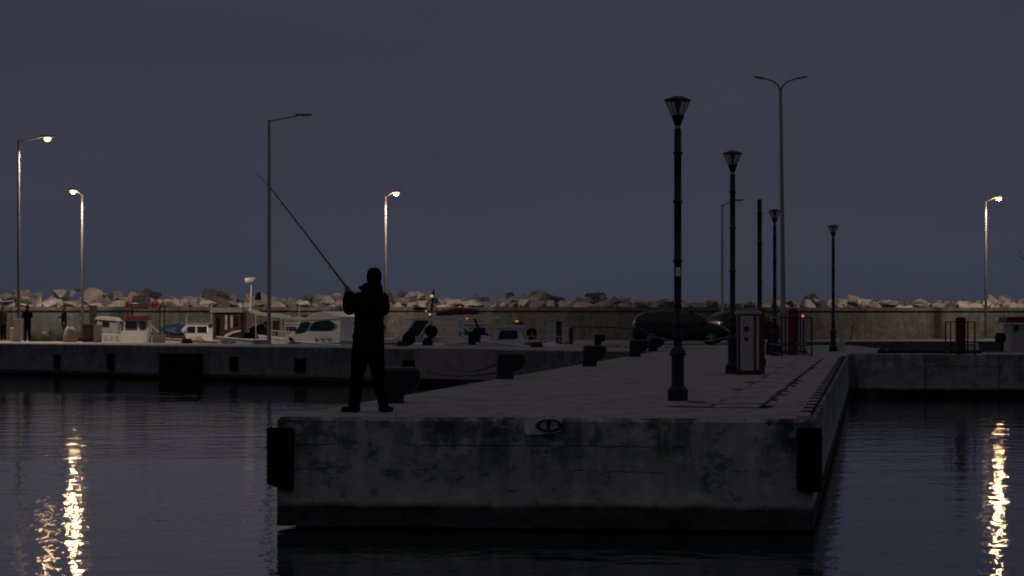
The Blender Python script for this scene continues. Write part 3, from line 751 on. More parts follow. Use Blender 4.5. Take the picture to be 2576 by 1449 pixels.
d = 123.0; xc = 842; X0 = (xc - 1288) / F * d
t = boat('white cabin cruiser with one big rounded side window, just left of the angler', xc, d, 6.2, 2.2, 1.18, math.pi, M_white, sheer=.32)
t.rotation_euler.z = math.pi - R(28); t.scale.x = 1.12
rails(t, 6.2, 2.2, 1.2, 1.3, 3.0, h=.42)
m_ = lambda pts: mir(pts, d, X0)
cb = cabin(t, m_([(738, 861), (735, 853), (762, 843), (800, 806), (806, 800), (880, 797), (884, 803), (884, 861)]), 1.9, M_white, taper=.86)
ft = .86
w2 = 1.9 / 2
for s_ in (-1, 1):
    y = s_ * (w2 * .925 + .012)
    panel(cb, m_([(802, 831), (815, 810), (838, 806), (856, 806), (866, 811), (869, 819), (866, 827), (858, 831)]), y, M_glass, 'side_window', .022)
    panel(cb, m_([(765, 840), (781, 812), (804, 809), (796, 831), (783, 838)]), y, M_glass, 'quarter_window', .022)
    panel(cb, m_([(753, 857), (751, 849), (757, 848), (764, 856)]), s_ * (w2 + .012), M_rubber, 'vent', .02)
    for i, (a, b) in enumerate(((820, 849), (824, 849), (833, 847), (842, 848), (851, 847), (859, 848))):   # worn registration marks
        panel(cb, m_([(a, b), (a + 1, b), (a + 3 - (i % 2) * 3, b + 9), (a + 2 - (i % 2) * 3, b + 9)]), s_ * (w2 + .008), M_cabdark, 'registration_mark', .014)
MB().prism(m_([(727, 797), (735, 803), (800, 806), (884, 802), (886, 797), (860, 789), (838, 783), (812, 789), (790, 799), (760, 797)]), -.86, .86, bev=.03).build('hardtop', M_white, t)
MB().prism(m_([(768, 799), (772, 793), (800, 792), (806, 797)]), -.5, .5, bev=.02).build('roof_hatch', M_rubber, t)

# C: fishing boat with wheelhouse, radar mast and long pale canopy
d = 131.0; xc = 640; X0 = (xc - 1288) / F * d
t = boat('grey fishing boat with red-trimmed wheelhouse and radar dome, left of the white cruiser', xc, d, 8.6, 2.7, 1.08, math.pi, M_white2, name='fishing_boat', sheer=.28, m2=M_boatred)
m_ = lambda pts: mir(pts, d, X0)
wh = cabin(t, m_([(541, 852), (543, 786), (616, 786), (614, 852)]), 1.9, M_woodd, 'wheelhouse', .97)
for s_ in (-1, 1):
    y = s_ * .955
    panel(wh, m_([(571, 830), (572, 793), (577, 793), (577, 828)]), y, M_white2, 'white_trim_post')
    panel(wh, m_([(585, 826), (585, 794), (591, 794), (591, 824)]), y, M_white2, 'white_trim_post')
    panel(wh, m_([(606, 822), (603, 790), (610, 790), (612, 822)]), y, M_boatred, 'red_trim_post')
    panel(wh, m_([(575, 831), (588, 824), (608, 821), (611, 827), (590, 830), (575, 837)]), y * 1.01, M_boatred, 'red_sill')
    panel(wh, m_([(568, 845), (577, 838), (592, 832), (611, 829), (611, 834), (592, 838), (580, 845), (572, 852)]), y * 1.02, M_white, 'white_rail_board')
    panel(wh, m_([(548, 846), (549, 798), (556, 798), (556, 846)]), y, M_rubber, 'door_opening')
    panel(wh, m_([(592, 820), (593, 797), (602, 797), (602, 819)]), y, M_glass, 'window')
MB().prism(m_([(533, 786), (536, 779), (545, 775), (614, 775), (618, 783), (617, 786)]), -1.0, 1.0, bev=.03).build('wheelhouse_roof', M_beige, t)
MB().prism(m_([(520, 787), (536, 781), (536, 786), (522, 790)]), -.9, .9).build('roof_lip', M_woodd, t)
mast = MB().tube([(*m_([(630, 786)])[0][:1], 0, m_([(630, 786)])[0][1]), (m_([(634, 712)])[0][0], 0, m_([(634, 712)])[0][1])], .05, 8).build('radar_mast', M_white, t)
q = m_([(632, 712)])[0]
MB().lathe([(.12, 0), (.27, .02), (.31, .06), (.31, .20), (.27, .24), (.1, .26)], (q[0], 0, q[1]), 20, sy=.7).build('radar_dome', M_white, mast)
q = m_([(632, 738)])[0]
MB().tube([(q[0], 0, q[1]), (q[0] - .3, 0, q[1] - .2), (q[0] - .42, .05, q[1] - .45)], .012, 5).build('stay', M_woodd, mast)
q = m_([(650, 752)])[0]
b_ = blob('furled_flag', (q[0], 0, q[1]), .15, .12, .34, M_rubber, 3, mast, .4)
# A-frame
q = [m_([(a, b)])[0] for a, b in ((596, 784), (604, 764), (612, 768), (642, 790), (588, 770))]
MB().tube([(q[0][0], -.5, q[0][1]), (q[1][0], 0, q[1][1]), (q[2][0], .5, q[0][1])], .025, 6).tube([(q[1][0], 0, q[1][1]), (q[3][0], 0, q[3][1])], .02, 6).build('gantry', M_white2, t)
cp = MB().prism(m_([(628, 782), (634, 778), (656, 786), (700, 789), (731, 796), (727, 803), (690, 797), (650, 793)]), -.9, .9, bev=.02).build('stern_canopy', M_white2, t)
for (a, b0, b1) in ((648, 792, 850), (688, 797, 850), (722, 800, 855)):
    for s_ in (-.85, .85):
        u0, u1 = m_([(a, b0)])[0], m_([(a, b1)])[0]; MB().tube([(u0[0], s_, u0[1]), (u1[0], s_, u1[1])], .022, 6).build('canopy_post', M_white2, t)
q = m_([(654, 830)])[0]; blob('gear_pile', (q[0], -.3, q[1] - .15), .55, .6, .42, M_net, 5, t, .4)
q = m_([(620, 842)])[0]; blob('gear_pile', (q[0], -.5, q[1] - .15), .6, .4, .28, M_net, 8, t, .4)
q = m_([(681, 826)])[0]; MB().box(q[0] - .38, q[0] + .30, -.6, .1, q[1] - .5, q[1] + .35, .03).build('engine_box', M_wood, t)
q = m_([(705, 828)])[0]; MB().box(q[0] - .22, q[0] + .24, -.7, -.1, q[1] - .5, q[1] + .35, .04).build('white_locker', M_white2, t)
q = m_([(669, 828)])[0]; MB().box(q[0] - .12, q[0] + .12, -.72, -.5, q[1] - .2, q[1] + .35, .03).build('control_stand', M_white, t)
q = m_([(517, 829)])[0]; MB().box(q[0] - .022, q[0] + .022, -.95, -.90, q[1] - .15, q[1] + .15, .01).build('gold_glint', M_gold, t)
q = m_([(524, 821)])[0]; MB().lathe([(.02, 0), (.10, .06), (.12, .16), (.05, .24)], (q[0], -.8, q[1] - .1), 10).build('blue_float', M_blue, t)

# A: small boat with red roof
d = 128.0; xc = 345; X0 = (xc - 1288) / F * d
t = boat('small white boat with a dull red cabin roof and two dark windows, far left', xc, d, 5.0, 1.9, 1.05, math.pi, M_white, sheer=.30)
rails(t, 5.0, 1.9, 1.08, .9, 2.4, h=.42)
m_ = lambda pts: mir(pts, d, X0)
cb = cabin(t, m_([(303, 850), (308, 838), (316, 829), (318, 806), (376, 806), (377, 826), (372, 860), (312, 860)]), 1.5, M_white, taper=.9)
for s_ in (-1, 1):
    y = s_ * .72
    panel(cb, m_([(319, 825), (321, 809), (350, 809), (347, 826)]), y, M_glass, 'window', .02)
    panel(cb, m_([(355, 826), (357, 809), (371, 810), (371, 826)]), y, M_glass, 'window', .02)
MB().prism(m_([(317, 805), (322, 795), (374, 794), (377, 805)]), -.78, .78, bev=.03).build('red_roof', M_boatred, t)
MB().tube([(*m_([(310, 845)])[0][:1], -.6, m_([(310, 845)])[0][1]), (m_([(335, 843)])[0][0], -.6, m_([(335, 843)])[0][1] + .1), (m_([(352, 858)])[0][0], -.6, m_([(352, 858)])[0][1])], .04, 6).build('rope_coil', M_cream, t)
q = m_([(366, 848)])[0]; MB().box(q[0] - .28, q[0] + .18, .9 - 1.75, -.6, q[1] - .4, q[1] + .18, .05).build('outboard_engine', M_rubber, t)
# B: dark boat with gallows and lifebuoys behind
d = 137.0; xc = 372; X0 = (xc - 1288) / F * d
t = boat('dark wooden boat with a high frame carrying two red lifebuoys, behind the red-roofed boat', xc, d, 7.6, 2.4, 1.0, 0, M_woodd, sheer=.3)
s2 = lambda pts: std(pts, d, X0)
for a, y in ((327, -.9), (327, .9), (408, -.9), (408, .9)):
    u0, u1 = s2([(a, 768)])[0], s2([(a, 862)])[0]; MB().tube([(u1[0], y, u1[1]), (u0[0], y, u0[1])], .035, 6).build('frame_post', M_woodd, t)
MB().prism(s2([(322, 771), (326, 764), (400, 763), (418, 768), (420, 773), (322, 775)]), -1.1, 1.1, bev=.02).build('canopy', M_woodd, t)
for a, sx in ((330, .45), (397, 1.0)):
    q = s2([(a, 772 - 3)])[0]; MB().torus((q[0], -1.17, q[1]), .205, .062, 'y', 20, 8, sx, 1).build('lifebuoy', M_redb, t)
q = s2([(352, 775)])[0]; blob('tarpaulin', (q[0], -.5, q[1]), .45, .4, .25, M_blue, 4, t, .35)
u = s2([(365, 748), (366, 722), (350, 760)]); MB().tube([(u[2][0], 0, u[2][1] - .2), (u[0][0], 0, u[0][1]), (u[1][0], 0, u[1][1])], .03, 6).build('aerial', M_woodd, t)
wh = cabin(t, s2([(420, 856), (421, 836), (466, 836), (474, 856)]), 1.4, M_woodd, 'fish_hold')
q = s2([(440, 834)])[0]; blob('blue_tarpaulin', (q[0], -.3, q[1] - .05), .62, .5, .40, M_blue, 7, t, .35)
u = s2([(500, 858), (470, 852)]); 
MB().tube([(s2([(380, 812)])[0][0], -.8, s2([(380, 812)])[0][1]), (s2([(418, 850)])[0][0], -.8, s2([(418, 850)])[0][1]), (s2([(470, 856)])[0][0], -.8, s2([(470, 856)])[0][1])], .03, 6).build('handrail', M_white2, t)

for (lab, x, d_, L2, rz2, hm, cm) in (('low white skiff with a pale tarpaulin hump between the lifebuoy boat and the wheelhouse', 462, 134, 4.4, math.pi, M_white, M_beige),
        ('low white open boat with an upright aerial between the wheelhouse and the white cruiser', 700, 126, 4.6, math.pi, M_white, M_white2),
        ('low white open boat with a pale engine cover left of the row of cabinets', 1345, 107, 3.2, math.pi, M_white, M_white2)):
    t = boat(lab, x, d_, L2, 1.6, 1.22, rz2, hm, sheer=.22)
    blob('cover', (-.6, 0, 1.20), .42, .4, .26, cm, x, t, .3)
    MB().tube([(-.1, -.3, 1.2), (-.12, -.3, 2.5)], .016, 5).build('aerial', M_white2, t)
for (lab, x, d_, hm, rf) in (('small white cuddy boat tucked behind the pale stern canopy of the fishing boat', 712, 135, M_white2, M_white),
        ('small white cuddy boat behind the cockpit of the open-backed cruiser', 1182, 124, M_white, M_white2),
        ('low white cuddy boat between the blue tarpaulin and the fishing boat wheelhouse', 492, 137, M_white, M_beige)):
    t = boat(lab, x, d_, 4.4, 1.7, 1.2, math.pi, hm, sheer=.25)
    cb = cabin(t, [(-.9, 1.1), (-.85, 2.05), (.35, 2.05), (.85, 1.55), (1.2, 1.1)], 1.3, hm, taper=.88)
    for s_ in (-1, 1):
        panel(cb, [(-.7, 1.6), (-.68, 1.92), (-.15, 1.92), (-.15, 1.6)], s_ * .60, M_glass, 'window', .02); panel(cb, [(-.05, 1.6), (-.05, 1.92), (.28, 1.92), (.52, 1.6)], s_ * .60, M_glass, 'window', .02)
    MB().box(-1.0, .42, -.66, .66, 2.055, 2.10, .015).build('roof', rf, t)
    MB().tube([(-.8, .3, 2.1), (-.82, .3, 3.0)], .016, 5).build('aerial', M_white2, t)
# grey workboat shapes at the far left, behind the people
d = 139.0; xc = 262; X0 = (xc - 1288) / F * d
t = boat('pale grey boat with a brown mast box between the people and the red-roofed boat', xc, d, 5.6, 2.0, 1.25, math.pi, M_white2, sheer=.3)
s2 = lambda pts: mir(pts, d, X0)
wh = cabin(t, s2([(247, 858), (249, 806), (262, 801), (292, 804), (300, 820), (302, 858)]), 1.5, M_cabinet, 'wheelhouse', .9)
for s_ in (-1, 1):
    panel(wh, s2([(262, 822), (263, 809), (280, 810), (281, 822)]), s_ * .73, M_glass, 'window', .02)
    panel(wh, s2([(253, 850), (254, 828), (262, 828), (262, 850)]), s_ * .755, M_rubber, 'door_opening', .02)
MB().prism(s2([(243, 803), (250, 796), (294, 799), (303, 808)]), -.85, .85, bev=.02).build('wheelhouse_roof', M_white2, t)
u = s2([(238, 852), (232, 768)]); MB().box(u[1][0] - .22, u[1][0] + .12, -.2, .2, u[0][1], u[1][1], .03).build('mast_box', M_woodd, t)

# E: cruiser with windscreen and open cockpit right of the angler
d = 113.0; xc = 1085; X0 = (xc - 1288) / F * d
t = boat('white open-backed cruiser with slanted windscreen posts and flat roof, right of the angler', xc, d, 6.4, 2.3, 1.2, math.pi, M_white, sheer=.2)
rails(t, 6.4, 2.3, 1.22, 1.9, 3.0, h=.35)
m_ = lambda pts: mir(pts, d, X0)
MB().prism(m_([(1022, 806), (1026, 801), (1060, 799), (1150, 799), (1166, 801), (1166, 807), (1060, 806)]), -.95, .95, bev=.02).build('roof', M_white, t)
MB().prism(m_([(1182, 800), (1186, 793), (1252, 795), (1262, 799), (1256, 802), (1190, 801)]), -.8, .8, bev=.015).build('stern_roof', M_white, t)
for y in (-.95, .95):
    for (a0, b0, a1, b1, r_) in ((1046, 804, 1018, 843, .055), (1088, 804, 1056, 850, .075), (1160, 804, 1164, 846, .05)):
        u, v_ = m_([(a0, b0), (a1, b1)]); MB().tube([(u[0], y, u[1]), (v_[0], y, v_[1])], r_, 6).build('screen_post', M_white, t)
    panel(t, m_([(1020, 843), (1046, 806), (1084, 806), (1055, 847)]), y * .985, M_glass, 'windscreen', .01)
cabin(t, m_([(965, 862), (962, 852), (1010, 850), (1060, 848), (1170, 846), (1180, 862)]), 2.0, M_white, 'coaming', .95)
MB().box(*sorted((m_([(995, 0)])[0][0], m_([(1008, 0)])[0][0])), -.3, .3, m_([(0, 853)])[0][1], m_([(0, 843)])[0][1], .04).build('bow_locker', M_white, t)
for (a, b, r_) in ((1031, 851, .28), (1087, 833, .27), (1078, 862, .22)):
    q = m_([(a, b)])[0]; MB().torus((q[0], 1.12, q[1]), r_ * .52, r_ * .46, 'y', 18, 8).build('tyre_fender', M_rubber, t)
rr = MB().tube([(m_([(1098, 790)])[0][0], .3, m_([(1098, 790)])[0][1]), (m_([(1150, 783)])[0][0], .3, m_([(1150, 783)])[0][1]), (m_([(1205, 784)])[0][0], .3, m_([(1205, 784)])[0][1])], [.09, .15, .10], 8).build('rolled_red_awning', M_red, t)
ms = MB().tube([(m_([(1084, 800)])[0][0], .5, m_([(1084, 800)])[0][1]), (m_([(1092, 730)])[0][0], .5, m_([(1092, 730)])[0][1])], .05, 6).build('mast', M_woodd, t)
for (a, b, s_) in ((1087, 745, .06), (1083, 791, .045), (1073, 783, .03), (1176, 801, .03)):
    q = m_([(a, b)])[0]; MB().box(q[0] - s_, q[0] + s_, .58, .66, q[1] - s_ * .8, q[1] + s_ * .8, .02).build('gold_glint', M_gold, ms)
q = m_([(1056, 776)])[0]; blob('roof_bundle', (q[0], 0, q[1] - .05), .26, .2, .12, M_rubber, 9, t, .3)
q = m_([(1160, 833)])[0]; blob('white_float', (q[0], .9, q[1]), .15, .13, .15, M_white, 2, t, .1)
q = m_([(1175, 826)])[0]; MB().tube([(q[0] + .35, .8, q[1] + .15), (q[0], .8, q[1]), (q[0] - .3, .8, q[1] - .3)], .075, 6).build('white_pipe', M_white, t)
q = m_([(1196, 848)])[0]; b_ = MB().box(q[0] - .22, q[0] + .28, .2, 1.0, q[1] - .3, q[1] + .24, .06).build('outboard_engine', M_rubber, t)
q = m_([(1205, 828)])[0]; MB().tube([(q[0] + .25, .6, q[1] + .6), (q[0], .6, q[1]), (q[0] - .4, .6, q[1] - .25)], .05, 6).build('tiller_frame', M_rubber, t)

# F: small white cuddy boat
d = 112.0; xc = 1290; X0 = (xc - 1288) / F * d
t = boat('small white boat with one dark cabin window, just left of the cabinet row', xc, d, 4.6, 1.7, 1.12, math.pi, M_white, sheer=.18)
rails(t, 4.6, 1.7, 1.14, -2.1, -.6, h=.5)
m_ = lambda pts: mir(pts, d, X0)
cb = cabin(t, m_([(1228, 866), (1234, 856), (1242, 850), (1244, 832), (1253, 824), (1302, 824), (1306, 830), (1316, 848), (1322, 866)]), 1.35, M_white, taper=.9)
for s_ in (-1, 1): panel(cb, m_([(1253, 853), (1257, 837), (1261, 831), (1301, 831), (1303, 846), (1299, 852)]), s_ * .655, M_glass, 'window', .03)
MB().prism(m_([(1244, 826), (1250, 820), (1322, 818), (1322, 823)]), -.68, .68, bev=.015).build('roof', M_white, t)
for s_ in (-.6, .6):
    u, v_ = m_([(1311, 822), (1313, 852)]); MB().tube([(u[0], s_, u[1]), (v_[0], s_, v_[1])], .03, 6).build('roof_post', M_white, t)
    u, v_ = m_([(1319, 822), (1326, 852)]); MB().tube([(u[0], s_, u[1]), (v_[0], s_, v_[1])], .02, 6).build('roof_post', M_white, t)
q = m_([(1306, 813)])[0]; blob('red_roof_bag', (q[0], 0, q[1] - .05), .22, .2, .14, M_boatred, 5, t, .3)
q = m_([(1300, 808)])[0]; MB().box(q[0] - .06, q[0] + .06, .1, .18, q[1] - .02, q[1] + .02, .01).build('gold_glint', M_gold, t)
q = m_([(1222, 860)])[0]; blob('white_float', (q[0], .6, q[1]), .16, .13, .13, M_white, 4, t, .1)
q = m_([(1338, 840)])[0]; MB().torus((q[0], .5, q[1]),   .14, .10, 'y', 16, 8).build('tyre_fender', M_rubber, t)
# G: boat at the right edge of the picture
d = 104.0; xc = 2600; X0 = (xc - 1288) / F * d
t = boat('grey blue boat with a dark red roof at the right edge of the picture', xc, d, 4.6, 2.0, 1.0, 0, M_white2, sheer=.3)
s2 = lambda pts: std(pts, d, X0)
cb = cabin(t, s2([(2534, 884), (2536, 815), (2640, 815), (2650, 884)]), 1.6, M_cabinet, 'cabin', .95)
for s_ in (-1, 1): panel(cb, s2([(2541, 832), (2542, 820), (2552, 818), (2555, 828), (2549, 834)]), s_ * .79, M_emb, 'round_window', .02)
MB().prism(s2([(2520, 812), (2524, 797), (2655, 796), (2660, 812)]), -.9, .9, bev=.02).build('red_roof', M_red, t)
t = boat('small grey dinghy with a tilted outboard engine at the right edge of the picture', 2492, 99, 2.3, 1.2, 1.0, 0, M_cabinet, sheer=.15)
q = (2500 - 2492) / F * 99
en = MB().box(.18, .52, -.2, .2, 1.52, 1.86, .08).build('outboard_engine', M_rubber, t)
MB().tube([(-.62, 0, 1.62), (.2, 0, 1.78)], .035, 6).build('tiller', M_white, en)
MB().tube([(.42, 0, 1.55), (.35, 0, 1.1)], .05, 6).build('engine_leg', M_rubber, en)
MB().box(-.95, -.5, -.5, .5, .6, 1.50, .05).build('white_console', M_white2, t)
# long dark low raft/net roll behind the right quay
a = ground(2215, 0.5 + 885, 0) ; X_ = (2330 - 1288) / F * 97
t = thing('net_roll', 'long low dark net roll lying between the short drum and the right-hand guard frame', 'net', (X_, 86.2, -.01))
mb = MB(); pts = []; rs = []
for i in range(25):
    u = -1.5 + 3.2 * i / 24; pts.append((u - 1.6, .25 * math.sin(i * .7) * .4, .055)); rs.append(.05 + .05 * abs(mnoise.noise(Vector((i * .45, 2, 0)))) + (.09 if i == 1 or i == 9 else 0))
mb.tube(pts, rs, 8).build('net', M_net, t)

# ------------------------------------------------------------------ things on the far jetty at the left
def rectp(x, y, z=0.0): return ground(x, y, z)
p = ground(145, 859); t = thing('net_pile', 'dark heap of fishing nets lying on the jetty among the people at the left', 'net', (p.x, p.y, -.012))
for i, (x, sx, sz) in enumerate(((98, .42, .40), (122, .45, .36), (148, .55, .62), (165, .38, .50), (196, .45, .48))):
    q = ground(x, 858); blob('net_heap', (q.x - p.x, q.y - p.y, 0), sx, .5, sz, M_net, 11 + i, t, .35)
p = ground(176, 859.5); t = tag(blob('cloth_sack', (p.x, p.y, .02), .30, .25, .62, M_beige, 21, None, .3), 'pale beige cloth sack standing against the dark net heap', 'sack')
p = ground(222, 860); t = thing('wooden_crate', 'upright reddish brown wooden crate right of the dark net heap', 'crate', (p.x, p.y, -.012))
mb = MB()
for i in range(4): mb.box(-.25 + i * .125, -.135 + i * .125, 0, .4, 0, .80, .008)
mb.build('planks', M_wood, t); MB().box(-.26, .26, -.02, -.0, .1, .16).box(-.26, .26, -.02, 0, .62, .68).build('battens', M_woodd, t)
p = ground(245, 860.5); t = thing('grey_crate', 'plain grey upright box beside the reddish brown crate', 'box', (p.x, p.y, -.012))
MB().box(-.16, .16, 0, .3, 0, .72, .02).build('body', M_cabinet, t); MB().box(-.175, .175, -.015, .315, .725, .76, .01).build('lid', M_cabinet, t)
p = ground(34, 858); t = thing('water_canister', 'white canister standing at the foot of the leftmost street light', 'canister', (p.x, p.y, -.012))
MB().box(-.15, .15, -.12, .12, 0, .62, .05).build('body', M_cream, t); MB().lathe([(.05, .62), (.05, .67), (.02, .675)], n=10).build('cap', M_cabdark, t)
p = ground(47, 858.5); t = thing('lamp_base_box', 'grey junction box wrapped round the foot of the leftmost street light', 'box', (p.x, p.y - .25, -.012))
MB().box(-.20, .16, -.1, .08, 0, 1.0, .02).build('body', M_cabinet, t); MB().box(-.16, .12, -.115, -.102, .1, .9, .004).build('door', M_cabinet, t)

def fish_box(lab, x, yb, n, m, rz=0.0):
    p = ground(x, yb)
    for i in range(n):
        t = thing('fish_box', lab[i], 'fish box', (p.x + .02 * i, p.y, -.012 + .175 * i), rz + .06 * i, 'fish boxes on the far jetty')
        MB().rings([[(-.27, -.17, 0), (.27, -.17, 0), (.27, .17, 0), (-.27, .17, 0)], [(-.29, -.19, .16), (.29, -.19, .16), (.29, .19, .16), (-.29, .19, .16)]], smooth=False, cap=False).box(-.27, .27, -.17, .17, .0, .02).build('tray', m, t)
        MB().box(-.305, .305, -.205, -.185, .14, .17).box(-.305, .305, .185, .205, .14, .17).box(-.305, -.285, -.185, .185, .14, .17).box(.285, .305, -.185, .185, .14, .17).build('rim', m, t)
fish_box(['pale fish box at the bottom of the pair below the right lifebuoy', 'pale fish box on top of the pair below the right lifebuoy'], 398, 861, 2, M_white2, .3)
fish_box(['single pale fish box on the jetty below the fishing boat wheelhouse'], 575, 864, 1, M_white2, -.2)
fish_box(['single beige fish box on the jetty left of the rod-crossing unlit street light'], 655, 865, 1, M_beige, .1)
fish_box(['pale fish box on the jetty between the open-backed cruiser and the small white boat'], 1218, 872, 1, M_white2, .1)
for (x, yb, lab) in ((470, 863, 'coil of dark rope on the jetty left of the fishing boat wheelhouse'), (1012, 870, 'coil of dark rope on the jetty just right of the angler'), (1350, 873, 'coil of dark rope on the jetty left of the row of cabinets')):
    p = ground(x, yb); mb = MB()
    for i in range(4): mb.torus((0, 0, .03 + .045 * i), .22 - .02 * i, .03, 'z', 20, 6)
    o = mb.build('rope_coil', M_roper); o.location = (p.x, p.y, -.012); tag(o, lab, 'rope')
# ------------------------------------------------------------------ cars
def car(lab, loc, rz, m, mono=True, L_=4.65):
    t = thing('parked_car', lab, 'car', loc, rz, 'parked cars')
    # stations along x: x, z_bottom, z_belt, z_top, half width at belt, half width at top
    k = L_ / 4.65
    st = [(-2.32, .42, .78, .80, .62, .60), (-2.28, .30, .95, 1.02, .80, .70), (-2.12, .22, 1.00, 1.34, .86, .60), (-1.75, .20, 1.02, 1.55, .89, .60),
          (-1.10, .19, 1.03, 1.61, .90, .62), (-.3, .18, 1.02, 1.62, .90, .63), (.35, .18, 1.00, 1.56, .90, .62), (.85, .18, .99, 1.36, .90, .64), (1.30, .19, .97, 1.08, .89, .70),
          (1.65, .20, .90, .99, .88, .72), (2.05, .22, .78, .88, .83, .66), (2.27, .28, .64, .72, .70, .55), (2.33, .40, .52, .55, .58, .45)]
    rg = []
    for x, zb, zm, zt, wb, wt in st:
        half = [(x * k, wb * .86, zb), (x * k, wb, zb + .12), (x * k, wb * 1.02, (zb + zm) / 2 + .05), (x * k, wb * .985, zm), (x * k, lerp(wb, wt, .75), lerp(zm, zt, .75)), (x * k, wt * .92, zt - .01), (x * k, wt * .5, zt + .015)]
        rg.append(half + [(a, -b, c) for a, b, c in half[::-1]])
    bd = MB().rings(rg, smooth=True).build('body', m, t)
    for s_ in (-1, 1):
        def sp(x, z):   # point on the side surface
            for i in range(len(st) - 1):
                if st[i][0] <= x <= st[i + 1][0]:
                    f = (x - st[i][0]) / (st[i + 1][0] - st[i][0]); v = [lerp(st[i][j], st[i + 1][j], f) for j in range(6)]; break
            g = (z - v[2]) / max(.05, v[3] - v[2]); g = max(0, min(1, g))
            yy = lerp(v[4] * .985, lerp(v[4], v[5], .75), g / .75) if g < .75 else lerp(lerp(v[4], v[5], .75), v[5] * .92, (g - .75) / .25)
            return Vector((x * k, s_ * (yy + .008), z))
        for name, poly in (('rear_side_window', [(-1.95, 1.07), (-1.2, 1.08), (-1.2, 1.46), (-1.7, 1.40)]), ('rear_door_window', [(-1.1, 1.08), (-.28, 1.08), (-.28, 1.48), (-1.1, 1.48)]), ('front_door_window', [(-.18, 1.08), (.85, 1.05), (.78, 1.20), (.36, 1.43), (-.18, 1.48)])):
            mb = MB(); a = [sp(x, z) for x, z in poly]; mb.add(a + [Vector((p.x, p.y + s_ * .006, p.z)) for p in a], [tuple(range(len(a))), tuple(range(2 * len(a) - 1, len(a) - 1, -1))] + [(i, (i + 1) % len(a), (i + 1) % len(a) + len(a), i + len(a)) for i in range(len(a))])
            mb.build(name, M_glass, t)
        MB().box(1.0 * k, 1.18 * k, s_ * .93 - .07, s_ * .93 + .07, 1.0, 1.12, .03).build('wing_mirror', m, t)
        hl = [(1.75, .80), (2.12, .66), (2.24, .68), (2.12, .76), (1.95, .83)]
        mb = MB(); a = [sp(x, z) for x, z in hl]
        mb.prism([(x * k, z) for x, z in hl], s_ * .74 - .06, s_ * .74 + .09, bev=.01); mb.build('headlight', M_headl, t)
        MB().prism([(-2.26 * k, .98), (-2.1 * k, 1.0), (-2.1 * k, 1.12), (-2.22 * k, 1.10)], s_ * .74 - .07, s_ * .74 + .09, bev=.01).build('tail_light', M_taill, t)
        for xw in (-1.42, 1.40):
            wh = MB().lathe([(.20, -.0), (.30, .01), (.325, .04), (.325, .16), (.30, .2), (.20, .2)], n=24)
            wh.v = [(x + xw * k, s_ * (.72 + z), y + .325) for x, y, z in wh.v]
            wo = wh.build('wheel', M_rubber, t)
            rm = MB()
            for q in range(5):
                a = 2 * math.pi * q / 5 + .3
                rm.tube([(xw * k, s_ * .925, .325), (xw * k + .2 * math.cos(a), s_ * .93, .325 + .2 * math.sin(a))], [.045, .03], 6)
            rm.torus((xw * k, s_ * .915, .325), .205, .018, 'y', 20, 6); rm.build('rim', M_rim, wo)
    ws = [(x * k, yy, z + .018) for x, hw, z in ((.36, .575, 1.565), (.86, .60, 1.365), (1.27, .66, 1.105)) for yy in (-hw, -hw * .5, hw * .5, hw)]
    MB().add(ws, [(4 * r + c, 4 * r + c + 1, 4 * r + c + 5, 4 * r + c + 4) for r in range(2) for c in range(3)]).build('windscreen', M_screen, t)
    return t
carp = ground(1712, 0.1 + 866, 0)
car('black people carrier parked side-on beyond the pier root, nose to the right', ((1712 - 1288) / F * 133, 133, -.255), 0, M_carp)
car('dark hatchback mostly hidden behind the second lamp post and pale grey cabinet', ((1875 - 1288) / F * 141, 141, -.255), R(28), M_carp, L_=3.9)

# ------------------------------------------------------------------ boulders of the breakwater
def rock_mesh(seed, m):
    """angular quarry stone: the hull of a few random points with softened arrises"""
    rn = random.Random(seed); bm = bmesh.new()
    for i in range(rn.choice((9, 11, 13))):
        v = Vector((rn.gauss(0, 1), rn.gauss(0, 1), rn.gauss(0, 1))).normalized() * rn.uniform(.85, 1.1)
        v = Vector((max(-.86, min(.86, v.x)), max(-.8, min(.8, v.y)), max(-.8, min(.8, v.z)))); bm.verts.new(v)
    r = bmesh.ops.convex_hull(bm, input=bm.verts[:])
    bmesh.ops.delete(bm, geom=[g for g in r['geom_interior'] if isinstance(g, bmesh.types.BMVert)], context='VERTS')
    bmesh.ops.dissolve_limit(bm, angle_limit=R(12), verts=bm.verts[:], edges=bm.edges[:])
    bmesh.ops.bevel(bm, geom=bm.edges[:], offset=.05, segments=1, affect='EDGES')
    bmesh.ops.triangulate(bm, faces=bm.faces[:])
    bmesh.ops.subdivide_edges(bm, edges=bm.edges[:], cuts=1)
    for v in bm.verts: v.co *= 1 + .09 * mnoise.noise(v.co * 2.4 + Vector((seed, 0, 0)))
    me = bpy.data.meshes.new('boulder'); bm.to_mesh(me); bm.free(); me.materials.append(m); return me
RM = {}
for mi in range(4): RM[mi] = [rock_mesh(100 * mi + s_, M_rocks[mi]) for s_ in range(8)]
TOPL = [(-60, 730), (0, 738), (60, 722), (120, 738), (170, 727), (215, 724), (280, 738), (330, 738), (365, 718), (400, 738), (470, 746), (520, 734), (550, 724), (580, 742), (640, 737), (700, 744), (760, 738), (830, 740), (900, 748), (990, 738),
        (1045, 731), (1090, 740), (1130, 748), (1185, 738), (1230, 752), (1275, 738), (1310, 744), (1345, 731), (1385, 748), (1440, 757), (1490, 738), (1520, 741), (1565, 745), (1610, 762), (1660, 752), (1700, 748), (1760, 757), (1830, 763), (1900, 756),
        (1950, 752), (2000, 758), (2041, 741), (2075, 760), (2130, 745), (2190, 752), (2250, 757), (2300, 752), (2345, 762), (2400, 755), (2440, 757), (2515, 744), (2560, 752), (2640, 746)]
